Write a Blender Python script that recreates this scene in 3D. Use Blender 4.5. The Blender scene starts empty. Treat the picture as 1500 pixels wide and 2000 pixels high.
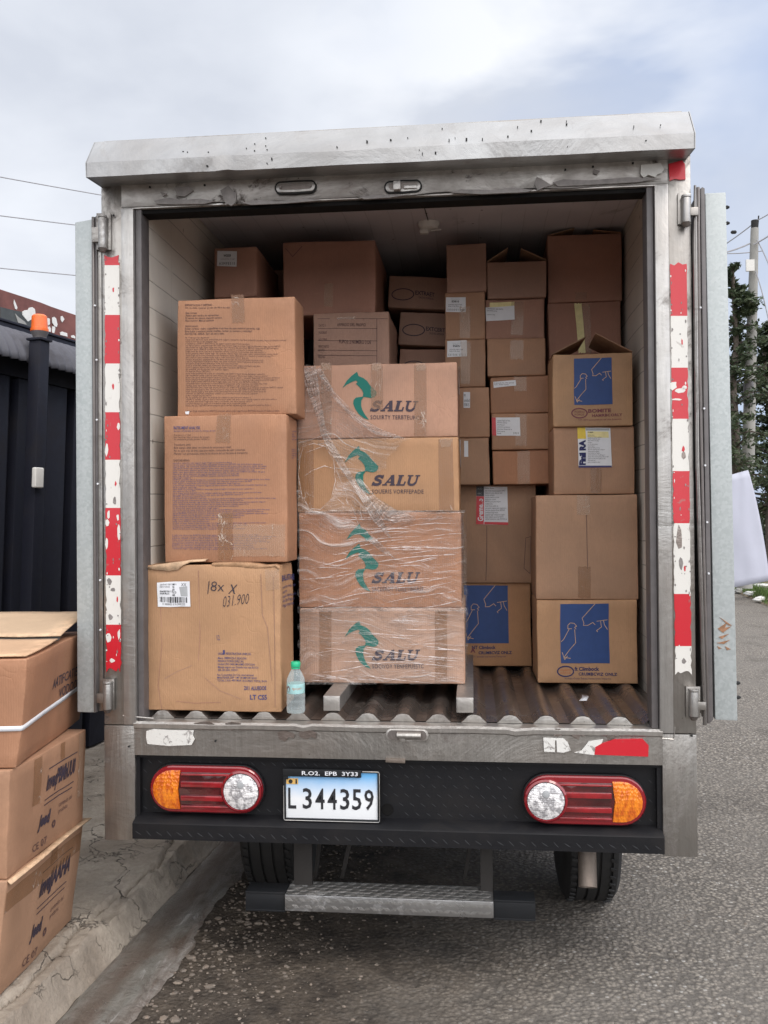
import bpy, bmesh, math, random
from mathutils import Vector, Matrix, noise
R_ = math.radians
sc = bpy.context.scene
rnd = random.Random(7)

# ------------------------------------------------------------------ camera
F, CX, CD, CH, YAW, PIT, ROL = 1717.74, .2608, 2.7771, 1.4601, -.0992, .0082, -.0077
CP = Vector((CX, -CD, CH))
_w = Vector((math.sin(YAW)*math.cos(PIT), math.cos(YAW)*math.cos(PIT), math.sin(PIT)))
_r = Vector((math.cos(YAW), -math.sin(YAW), 0)); _u = _r.cross(_w)
CR = _r*math.cos(ROL)+_u*math.sin(ROL); CU = -_r*math.sin(ROL)+_u*math.cos(ROL); CW = _w
cam = bpy.data.objects.new('camera', bpy.data.cameras.new('camera'))
sc.collection.objects.link(cam)
cam.matrix_world = Matrix(((CR.x, CU.x, -CW.x, CP.x), (CR.y, CU.y, -CW.y, CP.y), (CR.z, CU.z, -CW.z, CP.z), (0, 0, 0, 1)))
cam.data.sensor_fit = 'VERTICAL'; cam.data.sensor_height = 36; cam.data.sensor_width = 27
cam.data.lens = F/2000*36; cam.data.clip_start = .05; cam.data.clip_end = 2000
sc.camera = cam
# ------------------------------------------------------------------ light
SUN_EL, SUN_AZ = R_(50), R_(138)          # azimuth from +Y clockwise towards +X: behind the camera, to the right
SD = Vector((math.sin(SUN_AZ)*math.cos(SUN_EL), math.cos(SUN_AZ)*math.cos(SUN_EL), math.sin(SUN_EL)))
sun = bpy.data.objects.new('sun', bpy.data.lights.new('sun', 'SUN'))
sun.data.energy = 0.9; sun.data.angle = R_(25); sun.data.color = (1, .92, .82)
sun.rotation_euler = SD.to_track_quat('Z', 'Y').to_euler(); sc.collection.objects.link(sun)
sc.view_settings.view_transform = 'Standard'; sc.view_settings.look = 'None'
sc.view_settings.exposure = 0.30; sc.view_settings.gamma = 1
w = bpy.data.worlds.new('World'); sc.world = w; w.use_nodes = True

class NT:
    "tiny node-tree helper"
    def __init__(s, t): s.t = t; t.nodes.clear()
    def n(s, typ, ins=None, **kw):
        nd = s.t.nodes.new(typ)
        for k, v in kw.items(): setattr(nd, k, v)
        for k, v in (ins or {}).items():
            so = nd.inputs[k]
            if isinstance(v, bpy.types.NodeSocket): s.t.links.new(v, so)
            else:
                if so.type == 'RGBA' and len(v) == 3: v = (*v, 1)
                so.default_value = v
        return nd
    def math(s, op, a, b=0.0, c=False):
        return s.n('ShaderNodeMath', {0: a, 1: b}, operation=op, use_clamp=c).outputs[0]
    def vmath(s, op, a, b=(0, 0, 0)):
        return s.n('ShaderNodeVectorMath', {0: a, 1: b}, operation=op).outputs[1 if op in ('DOT_PRODUCT', 'LENGTH') else 0]
    def mix(s, f, a, b, bt='MIX'):
        nd = s.t.nodes.new('ShaderNodeMix'); nd.data_type = 'RGBA'; nd.blend_type = bt; nd.clamp_factor = True
        for so, v in ((nd.inputs[0], f), (nd.inputs[6], a), (nd.inputs[7], b)):
            if isinstance(v, bpy.types.NodeSocket): s.t.links.new(v, so)
            else: so.default_value = (*v, 1) if isinstance(v, tuple) and len(v) == 3 else v
        return nd.outputs[2]
    def ramp(s, v, a, b, A=0.0, B=1.0):
        return s.n('ShaderNodeMapRange', {0: v, 1: a, 2: b, 3: A, 4: B}).outputs[0]
    def noise(s, v, scale, det=4, rough=.55, dist=0.0, col=False):
        o = s.n('ShaderNodeTexNoise', {'Vector': v, 'Scale': scale, 'Detail': det, 'Roughness': rough, 'Distortion': dist})
        return o.outputs[1 if col else 0]
    def vor(s, v, scale, feature='F1', rand=1.0, out=0):
        return s.n('ShaderNodeTexVoronoi', {'Vector': v, 'Scale': scale, 'Randomness': rand}, feature=feature).outputs[out]
    def scale(s, v, x, y, z):
        return s.n('ShaderNodeVectorMath', {0: v, 1: (x, y, z)}, operation='MULTIPLY').outputs[0]
    def bump(s, h, st=.3, d=.01, nrm=None):
        i = {'Height': h, 'Strength': st, 'Distance': d}
        if nrm: i['Normal'] = nrm
        return s.n('ShaderNodeBump', i).outputs[0]
    def coord(s, which='Object'):
        return s.n('ShaderNodeTexCoord').outputs[which]

T = NT(w.node_tree)
gen = T.coord('Generated')
sky = T.n('ShaderNodeTexSky', sky_type='NISHITA', sun_disc=False, sun_elevation=SUN_EL, sun_rotation=SUN_AZ, air_density=1.0, dust_density=2.0)
skyc = T.n('ShaderNodeVectorMath', {0: sky.outputs[0], 1: (.10, .10, .10)}, operation='MULTIPLY').outputs[0]
cv = T.scale(gen, 1, 1, 1.9)
n1 = T.noise(cv, 1.9, 5, .5, .3); n2 = T.noise(T.vmath('ADD', cv, (3.3, 1.7, .4)), 3.4, 5, .5, .2)
cloud = T.mix(T.ramp(n2, .36, .66), (.56, .595, .67), (.73, .76, .82))
cover = T.ramp(T.math('ADD', n1, T.math('MULTIPLY', T.vmath('DOT_PRODUCT', gen, tuple(CR)), -.45)), .26, .52, 0.25, 1.0)
blue = T.mix(.65, skyc, (.41, .53, .80))
base = T.mix(cover, blue, cloud)
puff = T.vmath('DOT_PRODUCT', gen, tuple((CW+CR*.17+CU*.49).normalized()))
base = T.mix(T.math('MULTIPLY', T.ramp(puff, .975, 1.0), T.ramp(n2, .40, .56)), base, (.80, .82, .86))
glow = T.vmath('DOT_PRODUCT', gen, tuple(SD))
# sky brightness added on the sun's side, behind the viewer, to lift the light
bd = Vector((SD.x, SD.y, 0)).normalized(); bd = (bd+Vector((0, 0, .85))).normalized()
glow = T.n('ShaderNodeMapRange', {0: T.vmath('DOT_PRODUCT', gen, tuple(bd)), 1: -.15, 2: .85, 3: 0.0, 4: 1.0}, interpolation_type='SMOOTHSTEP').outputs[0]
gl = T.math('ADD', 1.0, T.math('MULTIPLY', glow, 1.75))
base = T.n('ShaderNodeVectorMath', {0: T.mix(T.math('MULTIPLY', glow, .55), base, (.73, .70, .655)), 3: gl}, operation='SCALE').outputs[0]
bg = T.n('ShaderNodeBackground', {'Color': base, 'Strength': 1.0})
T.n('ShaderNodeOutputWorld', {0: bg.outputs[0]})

# ------------------------------------------------------------------ picture -> space
def ray(px, py): return CW+CR*((px-750)/F)-CU*((py-1000)/F)
def P(px, py, Y=0.0):
    d = ray(px, py); return CP+d*((Y+CD)/d.y)
def G(px, py, z=0.0):
    d = ray(px, py); return CP+d*((z-CH)/d.z)
def Pd(px, py, dist): return CP+ray(px, py)*dist

# ------------------------------------------------------------------ materials
M = {}
def mat(name, fn, *a, **k):
    m = bpy.data.materials.new(name); m.use_nodes = True
    t = NT(m.node_tree); out = t.n('ShaderNodeOutputMaterial')
    sh = fn(t, *a, **k); m.node_tree.links.new(sh, out.inputs[0]); M[name] = m
    return m
def pr(t, col, rough=.6, metal=0.0, nrm=None, **k):
    i = {'Base Color': col, 'Roughness': rough, 'Metallic': metal}
    if nrm: i['Normal'] = nrm
    i.update({a.replace('_', ' '): b for a, b in k.items()})
    return t.n('ShaderNodeBsdfPrincipled', i).outputs[0]
def rvec(t):
    oi = t.n('ShaderNodeObjectInfo').outputs['Random']
    s = t.n('ShaderNodeCombineXYZ', {0: t.math('MULTIPLY', oi, 37.0), 1: t.math('MULTIPLY', oi, 91.0), 2: t.math('MULTIPLY', oi, 53.0)}).outputs[0]
    return oi, t.vmath('ADD', t.coord(), s)
def m_card(t, c, dark=1.0):
    oi, v = rvec(t)
    big = t.noise(v, 3.5, 5, .6, .4); fib = t.noise(t.scale(v, 260, 260, 60), 1.0, 3, .7)
    band = t.noise(t.scale(v, 26, 26, .8), 1.0, 3, .6)
    scuff = t.ramp(t.noise(v, 16, 7, .75, 1.2), .64, .74)
    d = tuple(x*.80 for x in c); l = tuple(min(1, x*1.14) for x in c)
    col = t.mix(t.ramp(big, .32, .68), d, l)
    col = t.mix(t.ramp(band, .3, .7, 0, .25), col, tuple(x*.82 for x in c))
    col = t.mix(t.ramp(fib, .35, .7, 0, .22), col, tuple(x*.62 for x in c))
    col = t.mix(t.math('MULTIPLY', scuff, .35), col, tuple(min(1, x*1.35+.03) for x in c))
    stain = t.ramp(t.noise(v, 6.0, 6, .7, .8), .66, .80)
    col = t.mix(t.math('MULTIPLY', stain, .35), col, tuple(x*.45 for x in c))
    hsv = t.n('ShaderNodeHueSaturation', {'Hue': t.ramp(oi, 0, 1, .494, .506), 'Saturation': t.ramp(oi, 0, 1, 1.02, .84), 'Value': t.ramp(t.math('FRACT', t.math('MULTIPLY', oi, 7.0)), 0, 1, .86, 1.08), 'Color': col}).outputs[0]
    flute = t.math('SINE', t.math('MULTIPLY', t.n('ShaderNodeSeparateXYZ', {0: v}).outputs[0], 900.0))
    h = t.math('ADD', t.math('MULTIPLY', flute, .12), t.math('ADD', fib, t.math('MULTIPLY', big, 5.0)))
    crease = t.vor(t.vmath('ADD', v, t.noise(v, 3, 3, .5, 0, True)), 5.0, 'DISTANCE_TO_EDGE')
    h = t.math('ADD', h, t.math('MULTIPLY', t.ramp(crease, 0, .03, -.8, 0), t.ramp(big, .5, .62)))
    pt = t.n('ShaderNodeNewGeometry').outputs['Pointiness']; ew = t.math('MULTIPLY', t.ramp(pt, .515, .60), t.ramp(t.noise(v, 30, 5, .7), .40, .62))
    hsv = t.mix(t.math('MULTIPLY', ew, .55), hsv, tuple(min(1, x*1.45+.06) for x in c))
    return pr(t, hsv, t.ramp(big, .3, .7, .62, .82), 0, t.bump(h, .35, .0022))
mat('cardboard_tan', m_card, (.405, .205, .108))
mat('cardboard_shaded', m_card, (.38, .20, .135))  # same cardboard, with the shade of the deep boxes put into its colour
mat('cardboard_pink', m_card, (.46, .245, .155))
mat('cardboard_orange', m_card, (.45, .25, .122))
mat('cardboard_pale', m_card, (.56, .36, .21))
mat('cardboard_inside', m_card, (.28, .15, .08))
def m_tape(t, c, a, rough=.2):
    oi, v = rvec(t); nn = t.noise(t.scale(v, 70, 20, 9), 1, 3, .5, .6); n2 = t.noise(t.scale(v, 16, 16, 7), 1.0, 3, .5, 1.6)
    g = t.math('ABSOLUTE', t.math('SUBTRACT', n2, .5)); wr = t.math('MULTIPLY', t.ramp(g, 0, .022, 1, 0), t.ramp(t.noise(v, 12, 2), .48, .62))
    col = t.mix(t.math('MULTIPLY', wr, .7), c, (.78, .70, .62))
    return pr(t, col, rough, 0, t.bump(t.math('ADD', nn, t.math('MULTIPLY', wr, 1.2)), .35, .003), Alpha=t.math('ADD', a, t.math('MULTIPLY', wr, .35), True), Specular_IOR_Level=.7)
mat('packing_tape', m_tape, (.30, .150, .070), .42)
mat('clear_tape', m_tape, (.52, .36, .25), .30)
def m_flat(t, c, rough=.6, var=.12, sc_=40, metal=0, bump=.15, **k):
    v = t.coord(); nn = t.noise(v, sc_, 5, .65)
    col = t.mix(t.ramp(nn, .3, .75), tuple(x*(1-var) for x in c), tuple(min(1, x*(1+var)) for x in c))
    return pr(t, col, rough, metal, t.bump(nn, bump, .002), **k)
def m_ink(t, c, gap=.5):
    v = t.coord(); nn = t.noise(v, 60, 5, .7)
    return pr(t, c, .7, 0, None, Alpha=t.ramp(nn, .30, .52, .80 if gap else 1, 1.0))
mat('ink_dark', m_ink, (.045, .032, .05)); mat('ink_soft', m_ink, (.095, .05, .05)); mat('ink_blue', m_ink, (.055, .055, .16))
mat('ink_navy', m_ink, (.018, .022, .10), 0); mat('ink_green', m_ink, (.0, .135, .105), 0)
mat('print_blue', m_flat, (.022, .060, .20), .6, .10, 25); mat('print_line', m_flat, (.55, .36, .22), .7)
mat('pen', m_flat, (.03, .025, .04), .5); mat('paper', m_flat, (.44, .45, .53), .6, .03, 12, 0, .25)
mat('label_white', m_flat, (.70, .71, .74), .5, .05, 30); mat('label_red', m_flat, (.55, .02, .03), .4)
mat('label_yellow', m_flat, (.72, .52, .04), .45); mat('label_grey', m_flat, (.36, .37, .38), .5); mat('label_cream', m_flat, (.75, .66, .32), .5)
mat('print_orange', m_flat, (.50, .16, .06), .6); mat('print_maroon', m_flat, (.16, .035, .05), .6)
def m_steel(t, c, rough=.34, dirt=.5, metal=.85, brush=(3, 3, .25), warm=(.20, .16, .13)):
    v = t.coord(); a = t.noise(v, 2.3, 6, .65, .7); b = t.noise(t.scale(v, *[x*22 for x in brush]), 1, 4, .6)
    fine = t.noise(v, 60, 6, .75); big = t.noise(t.vmath('ADD', v, (5, 3, 8)), 6.5, 7, .72, 1.0)
    col = t.mix(t.ramp(b, .3, .7), tuple(x*.86 for x in c), tuple(min(1, x*1.10) for x in c))
    col = t.mix(t.ramp(a, .38, .68, 0, .55*dirt+.12), col, warm)
    dm = t.math('MULTIPLY', t.ramp(big, .56, .66), t.ramp(fine, .35, .6, .3, 1))
    col = t.mix(t.math('MULTIPLY', dm, dirt), col, (.075, .058, .05))
    sp = t.ramp(t.vor(v, 42, 'F1'), .05, .09, 1, 0); sp = t.math('MULTIPLY', sp, t.ramp(t.noise(v, 3, 2), .55, .62))
    col = t.mix(t.math('MULTIPLY', sp, dirt), col, (.05, .035, .03))
    ro = t.math('ADD', t.ramp(a, .3, .7, rough-.08, rough+.14), t.math('MULTIPLY', dm, .3))
    return pr(t, col, ro, t.math('MULTIPLY', metal, t.ramp(dm, 0, 1, 1, .35)), t.bump(t.math('ADD', t.math('MULTIPLY', a, 6), t.math('ADD', b, t.math('MULTIPLY', fine, .5))), .22, .006))
mat('steel', m_steel, (.36, .345, .325), .33, .8, .88)
mat('steel_bright', m_steel, (.44, .43, .415), .34, .55, .75)
mat('steel_dirty', m_steel, (.68, .66, .63), .36, 1.35, .55, (1.2, 1.2, 1.5), (.15, .11, .09))
mat('steel_dark', m_steel, (.20, .18, .17), .42, .6, .7)
mat('steel_floor', m_steel, (.27, .235, .215), .27, .8, .8, (3, .2, 3), (.16, .11, .085))
mat('steel_edge', m_steel, (.50, .48, .455), .35, .6, .75)
mat('aluminium', m_steel, (.38, .38, .38), .30, .22, .85, (.25, .25, .25))
def m_galv(t):
    v = t.coord(); c = t.vor(v, 130, 'F1', 1, 1); g = t.n('ShaderNodeSeparateColor', {0: c}).outputs[0]
    a = t.noise(t.scale(v, 8, 8, 1.4), 1, 5, .6)
    col = t.mix(g, (.36, .39, .39), (.45, .48, .48)); col = t.mix(t.ramp(a, .45, .75, 0, .35), col, (.42, .45, .45))
    r = t.math('MULTIPLY', t.ramp(t.noise(v, 14, 6, .7, 1), .67, .72), t.ramp(t.noise(v, 2.2, 2), .5, .6))
    col = t.mix(r, col, (.30, .14, .07))
    return pr(t, col, t.ramp(g, 0, 1, .48, .62), .3, t.bump(t.noise(v, 30, 5), .25, .003))
mat('galvanised', m_galv)
def m_panelwall(t, up):
    v = t.coord(); sp = t.n('ShaderNodeSeparateXYZ', {0: v})
    z = sp.outputs[2]; y = sp.outputs[1]; x = sp.outputs[0]
    n = t.noise(v, 1.8, 6, .6, .4); zz = z if up else x
    fr = t.math('FRACT', t.math('ADD', t.math('MULTIPLY', zz, 11.2), t.math('MULTIPLY', t.noise(v, 2.2, 2), .25)))
    line = t.math('MULTIPLY', t.ramp(t.math('ABSOLUTE', t.math('SUBTRACT', fr, .5)), 0, .030, 1, 0), t.ramp(t.noise(t.scale(v, 1, 2.2, 14), 1, 3), .38, .46))
    vj = t.ramp(t.math('ABSOLUTE', t.math('SUBTRACT', t.math('FRACT', t.math('MULTIPLY', y, 1.7)), .5)), 0, .006, 1, 0)
    line = t.math('MULTIPLY', t.math('MAXIMUM', line, t.math('MULTIPLY', vj, .25)), .9 if up else .35)
    c = (.66, .61, .54) if up else (.70, .66, .68)
    col = t.mix(t.ramp(n, .35, .7), c, tuple(q*.80 for q in c))
    col = t.mix(line, col, tuple(q*.30 for q in c))
    dots = t.math('MULTIPLY', t.ramp(t.vor(t.scale(v, 1, 1, .6), 15, 'F1'), .05, .10, 1, 0), t.ramp(t.noise(v, 5, 2), .52, .58))
    col = t.mix(t.math('MULTIPLY', dots, .8), col, (.08, .05, .035))
    scr = t.ramp(t.noise(t.scale(v, 3, 2.4, 34), 1, 5, .7, .8), .66, .72); col = t.mix(t.math('MULTIPLY', scr, .5), col, tuple(q*.4 for q in c))
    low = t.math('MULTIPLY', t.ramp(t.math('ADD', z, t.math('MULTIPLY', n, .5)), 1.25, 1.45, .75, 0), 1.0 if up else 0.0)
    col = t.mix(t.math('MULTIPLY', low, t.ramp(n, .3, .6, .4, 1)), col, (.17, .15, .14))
    return pr(t, col, .62, 0, t.bump(t.math('SUBTRACT', n, t.math('MULTIPLY', line, 1.5)), .3, .004))
mat('wall_panel', m_panelwall, True); mat('ceiling_panel', m_panelwall, False)
def m_black(t, c=(.0068, .0068, .0085), ro=.42):
    v = t.coord(); a = t.noise(v, 5, 6, .7, .5); f = t.noise(v, 70, 6, .8)
    col = t.mix(t.ramp(a, .5, .78, 0, .5), c, (.022, .018, .016)); col = t.mix(t.ramp(f, .68, .76, 0, .5), col, (.10, .095, .09))
    return pr(t, col, t.ramp(a, .3, .7, ro, ro+.25), 0, t.bump(f, .18, .003), Specular_IOR_Level=.28)
mat('black_paint', m_black); mat('black_tread', m_black, (.035, .036, .040), .42); mat('bracket_black', m_black, (.03, .027, .025), .6); mat('tube_black', m_black, (.012, .013, .015), .35)
mat('fence_navy', m_black, (.012, .013, .022), .5); mat('fence_roof', m_black, (.10, .10, .115), .62)
mat('underbody', m_black, (.005, .0045, .0045), .85)
def m_tyre(t):
    v = t.coord(); n = t.noise(v, 20, 5, .6)
    return pr(t, t.mix(n, (.008, .008, .009), (.025, .024, .023)), .75, 0, t.bump(n, .3, .004))
mat('tyre_rubber', m_tyre); mat('gasket', m_flat, (.11, .10, .10), .45, .2, 20); mat('exhaust_metal', m_steel, (.24, .20, .17), .5, .8, .7)
def m_lens(t, c, c2, sc_=60, stretch=(1, 1, 1), alpha=1.0):
    v = t.scale(t.coord(), *stretch); g = t.vor(v, sc_, 'F1', .6); h = t.noise(v, sc_*.4, 3)
    col = t.mix(t.ramp(h, .40, .58), c, c2)
    return pr(t, col, .12, .15, t.bump(g, .35, .006), Coat_Weight=1.0, Coat_Roughness=.03, Specular_IOR_Level=.8)
mat('lens_red', m_lens, (.20, .004, .008), (.32, .006, .012), 30, (1, 1, 1)); mat('lens_red_dark', m_lens, (.05, .002, .004), (.11, .003, .006), 25)
mat('lens_red_glass', m_flat, (.22, .004, .010), .12, .1, 10, 0, .05, Coat_Weight=1.0, Coat_Roughness=.03)
mat('lens_amber', m_lens, (.62, .115, .003), (.90, .25, .008), 190, (1, 1, .45)); mat('lens_clear', m_lens, (.34, .33, .34), (.90, .88, .88), 150)
def m_plate(t):
    v = t.coord(); z = t.n('ShaderNodeSeparateXYZ', {0: v}).outputs[2]
    n = t.noise(v, 18, 3)
    f = t.ramp(t.math('ADD', z, t.math('MULTIPLY', n, .02)), .075, .155)
    col = t.mix(f, (.80, .82, .84), (.10, .36, .68))
    return pr(t, col, .35, 0, None, Coat_Weight=.4)
mat('plate_face', m_plate); mat('plate_ink', m_flat, (.02, .02, .024), .45); mat('plate_gold', m_flat, (.65, .40, .12), .5)
def m_refl(t, c):
    v = t.coord(); n = t.noise(v, 30, 6, .7, .6); h = t.vor(v, 160, 'DISTANCE_TO_EDGE')
    st = t.ramp(n, .62, .70); col = t.mix(t.math('MULTIPLY', st, .5), c, (.25, .20, .17))
    return pr(t, col, .32, 0, t.bump(h, .1, .002), Coat_Weight=.3)
mat('tape_red', m_refl, (.52, .010, .022)); mat('tape_white', m_refl, (.68, .66, .62)); mat('worn_grey', m_flat, (.22, .20, .19), .6, .3)
def m_sticker(t):
    v = t.coord(); n = t.noise(v, 28, 6, .75, 1.2); return pr(t, t.mix(t.ramp(n, .56, .62), (.66, .65, .62), (.25, .23, .22)), .5, 0, t.bump(n, .3, .003))
mat('sticker_white', m_sticker)
def m_film(t, dense):
    v = t.coord(); sp = t.scale(v, 3.2, 3, 52)
    ang = t.vmath('ADD', sp, t.scale(t.noise(v, 3.0, 2, .5, 0, True), 0, 0, 16))
    n = t.noise(ang, 1.0, 4, .6, .4); ridge = t.ramp(t.math('ABSOLUTE', t.math('SUBTRACT', n, .5)), 0, .030, 1, 0)
    n2 = t.noise(v, 22, 4, .6, 1.0); r2 = t.ramp(t.math('ABSOLUTE', t.math('SUBTRACT', n2, .5)), 0, .02, 1, 0)
    fac = t.math('ADD', .05 if not dense else .26, t.math('ADD', t.math('MULTIPLY', ridge, .22), t.math('ADD', t.math('MULTIPLY', r2, .12), t.math('MULTIPLY', t.ramp(n, .54, .70), .38))), True)  # broad glints and fold highlights are put in as whiter, denser film
    b = t.bump(t.math('ADD', t.math('MULTIPLY', n, 3), ridge), 1.0, .012)
    body = pr(t, (.80, .76, .74), .14, 0, b, Specular_IOR_Level=1.0)
    tr = t.n('ShaderNodeBsdfTransparent', {0: (1, 1, 1)}).outputs[0]
    return t.n('ShaderNodeMixShader', {0: fac, 1: tr, 2: body}).outputs[0]
mat('stretch_film', m_film, False); mat('stretch_film_folds', m_film, True)
def m_crease(t):
    n = t.noise(t.coord(), 45, 4, .6)
    b = pr(t, (.86, .80, .79), .2, 0, None, Specular_IOR_Level=1.0); tr = t.n('ShaderNodeBsdfTransparent', {0: (1, 1, 1)}).outputs[0]
    return t.n('ShaderNodeMixShader', {0: t.ramp(n, .38, .66, .08, .85), 1: tr, 2: b}).outputs[0]  # milky creases; bright streaks of light are put into their white too
mat('film_crease', m_crease)
def m_pet(t, c, w_):
    b = pr(t, c, .05, 0, t.bump(t.noise(t.coord(), 40, 2), .2, .003), Specular_IOR_Level=1.0); tr = t.n('ShaderNodeBsdfTransparent', {0: (.93, .97, .97)}).outputs[0]
    lw = t.n('ShaderNodeLayerWeight', {'Blend': .35}).outputs[1]
    return t.n('ShaderNodeMixShader', {0: t.ramp(lw, 0, 1, w_, .85), 1: tr, 2: b}).outputs[0]
mat('bottle_plastic', m_pet, (.62, .68, .69), .22); mat('cap_green', m_flat, (.02, .45, .22), .35, .05); mat('bottle_label', m_flat, (.36, .60, .60), .4, .2, 90)
# ground
def m_asphalt(t, kd, k0):
    v = t.coord(); a = t.noise(v, 1.2, 6, .6); f = t.noise(v, 150, 4, .75); m_ = t.noise(v, 38, 5, .75)
    vc = t.vor(v, 62, 'F1', 1, 1); g = t.n('ShaderNodeSeparateColor', {0: vc}); d = t.vor(v, 62, 'F1')
    st = t.ramp(g.outputs[0], 0, 1, .25, .75); col = t.mix(st, (.22, .19, .158), (.52, .465, .395))
    ed = t.ramp(d, .30, .62, 0, .8); col = t.mix(ed, col, (.10, .09, .08))
    pale = t.math('MULTIPLY', t.math('GREATER_THAN', g.outputs[1], .92), t.ramp(d, .30, .42, 1, 0)); col = t.mix(t.math('MULTIPLY', pale, .85), col, (.62, .60, .56))
    col = t.mix(t.ramp(m_, .42, .66, 0, .65), col, (.085, .076, .067)); col = t.mix(t.ramp(f, .42, .7, 0, .35), col, (.08, .07, .062)); col = t.mix(t.ramp(a, .38, .62, 0, .55), col, (.19, .172, .150))
    # dirt beside the gutter, its colour darkened and widened for shade under the truck
    u = t.math('SUBTRACT', t.vmath('DOT_PRODUCT', v, kd), k0)
    un = t.math('ADD', u, t.math('MULTIPLY', t.math('SUBTRACT', t.noise(v, 2.6, 6, .65), .5), 1.1))
    dm = t.ramp(un, .55, 1.45, 1, 0); dn = t.noise(v, 7, 8, .7); dv = t.vor(v, 48, 'F1')
    dc = t.mix(t.ramp(dn, .35, .68), (.028, .022, .018), (.135, .108, .083)); dc = t.mix(t.ramp(dv, .1, .35, .35, 0), dc, (.24, .21, .18))
    col = t.mix(t.math('MULTIPLY', dm, .95), col, dc)
    oil = t.ramp(t.noise(t.vmath('ADD', v, (2, 9, 0)), 1.7, 4, .55), .56, .66, 0, .4); col = t.mix(oil, col, (.07, .06, .052))
    h = t.math('ADD', t.math('ADD', t.math('MULTIPLY', d, -1.3), t.math('MULTIPLY', m_, -1.5)), t.math('ADD', t.math('MULTIPLY', f, .6), t.math('MULTIPLY', dm, t.math('MULTIPLY', dn, 5))))
    return pr(t, col, .85, 0, t.bump(h, .75, .010), Specular_IOR_Level=.25)
kA, kB = G(76, 2000), G(412, 1645)
KD = (kB-kA); KD.z = 0; KD.normalize(); KN = Vector((KD.y, -KD.x, 0))     # KN points to the road (right)
KO = Vector((kA.x, kA.y, 0))
def K(s, t_, z=0): return KO+KD*s+KN*t_+Vector((0, 0, z))
GW = (G(248, 2000)-KO).dot(KN)
mat('asphalt', m_asphalt, tuple(KN), KO.dot(KN)+GW)
def m_conc(t):
    v = t.coord(); a = t.noise(v, 1.9, 7, .62, .5); f = t.noise(v, 45, 6, .7); wv = t.vmath('ADD', v, t.scale(t.noise(v, 3.2, 5, .6, 0, True), .42, .42, .2))
    cr = t.vor(wv, 2.7, 'DISTANCE_TO_EDGE'); c1 = t.math('MULTIPLY', t.ramp(cr, 0, .010, 1, 0), t.ramp(t.noise(v, 1.6, 3), .50, .58))
    cr2 = t.vor(t.vmath('ADD', wv, (4, 2, 1)), 9, 'DISTANCE_TO_EDGE'); c2 = t.math('MULTIPLY', t.ramp(cr2, 0, .03, 1, 0), t.ramp(t.noise(v, 2.3, 3), .58, .64))
    ck = t.math('MAXIMUM', t.math('MULTIPLY', c1, .8), t.math('MULTIPLY', c2, .6))
    col = t.mix(t.ramp(a, .35, .66), (.23, .185, .142), (.45, .39, .32)); col = t.mix(t.ramp(f, .4, .7, 0, .35), col, (.15, .125, .105))
    pit = t.math('MULTIPLY', t.ramp(t.noise(v, 22, 7, .8), .56, .62), t.ramp(t.noise(t.vmath('ADD', v, (7, 1, 2)), 2.8, 4), .56, .62)); col = t.mix(pit, col, (.075, .06, .05))
    col = t.mix(ck, col, (.035, .028, .024))
    h = t.math('SUBTRACT', t.math('ADD', t.math('MULTIPLY', a, 3), f), t.math('ADD', t.math('MULTIPLY', ck, 4), t.math('MULTIPLY', pit, 2)))
    return pr(t, col, .85, 0, t.bump(h, .7, .012))
mat('concrete', m_conc)
def m_gutter(t):
    v0 = t.coord()
    s = t.vmath('DOT_PRODUCT', v0, tuple(KD)); u = t.vmath('DOT_PRODUCT', v0, tuple(KN))
    v = t.n('ShaderNodeCombineXYZ', {0: t.math('MULTIPLY', s, 2.2), 1: t.math('MULTIPLY', u, 9.0), 2: 0.0}).outputs[0]
    a = t.noise(v, 1.0, 8, .72, 1.6); b = t.noise(v0, 18, 7, .75, 1); c = t.noise(t.vmath('ADD', v, (4, 4, 4)), .7, 5, .6, .6); f = t.noise(v0, 110, 4, .8)
    sp = t.ramp(t.vor(v0, 60, 'F1'), .10, .22, 1, 0); sp = t.math('MULTIPLY', sp, t.ramp(t.noise(v0, 9, 3), .5, .6))
    col = t.mix(t.ramp(a, .38, .62), (.14, .105, .082), (.30, .275, .25)); col = t.mix(t.ramp(c, .50, .62, 0, .7), col, (.22, .22, .195))
    col = t.mix(t.ramp(b, .48, .70, 0, .75), col, (.085, .060, .046)); col = t.mix(t.math('MULTIPLY', t.ramp(a, .60, .68), .8), col, (.46, .44, .42))
    mud = t.ramp(t.math('ADD', t.math('ABSOLUTE', t.math('SUBTRACT', t.math('SUBTRACT', u, KO.dot(KN)), .12)), t.math('MULTIPLY', t.noise(v0, 4, 5, .7), .10)), .07, .11, 1, 0)
    col = t.mix(t.math('MULTIPLY', mud, .7), col, (.115, .080, .058)); col = t.mix(sp, col, (.30, .27, .23)); col = t.mix(t.ramp(f, .5, .75, 0, .4), col, (.07, .055, .045))
    return pr(t, col, t.ramp(c, .45, .6, .8, .4), 0, t.bump(t.math('ADD', t.math('MULTIPLY', b, 1.2), t.math('ADD', t.math('MULTIPLY', f, .4), sp)), .9, .012))
mat('gutter_concrete', m_gutter)
def m_stone(t):
    oi = t.n('ShaderNodeNewGeometry').outputs['Random Per Island']; n = t.noise(t.coord(), 60, 4)
    c = t.n('ShaderNodeValToRGB', {0: oi}); e = c.color_ramp.elements; e[0].color = (.05, .042, .036, 1); e[1].color = (.28, .245, .20, 1)
    x = c.color_ramp.elements.new(.45); x.color = (.12, .095, .078, 1); x = c.color_ramp.elements.new(.75); x.color = (.22, .16, .12, 1)
    return pr(t, t.mix(n, c.outputs[0], (.2, .17, .14)), .85, 0, t.bump(n, .4, .004))
mat('stone', m_stone)
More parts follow.
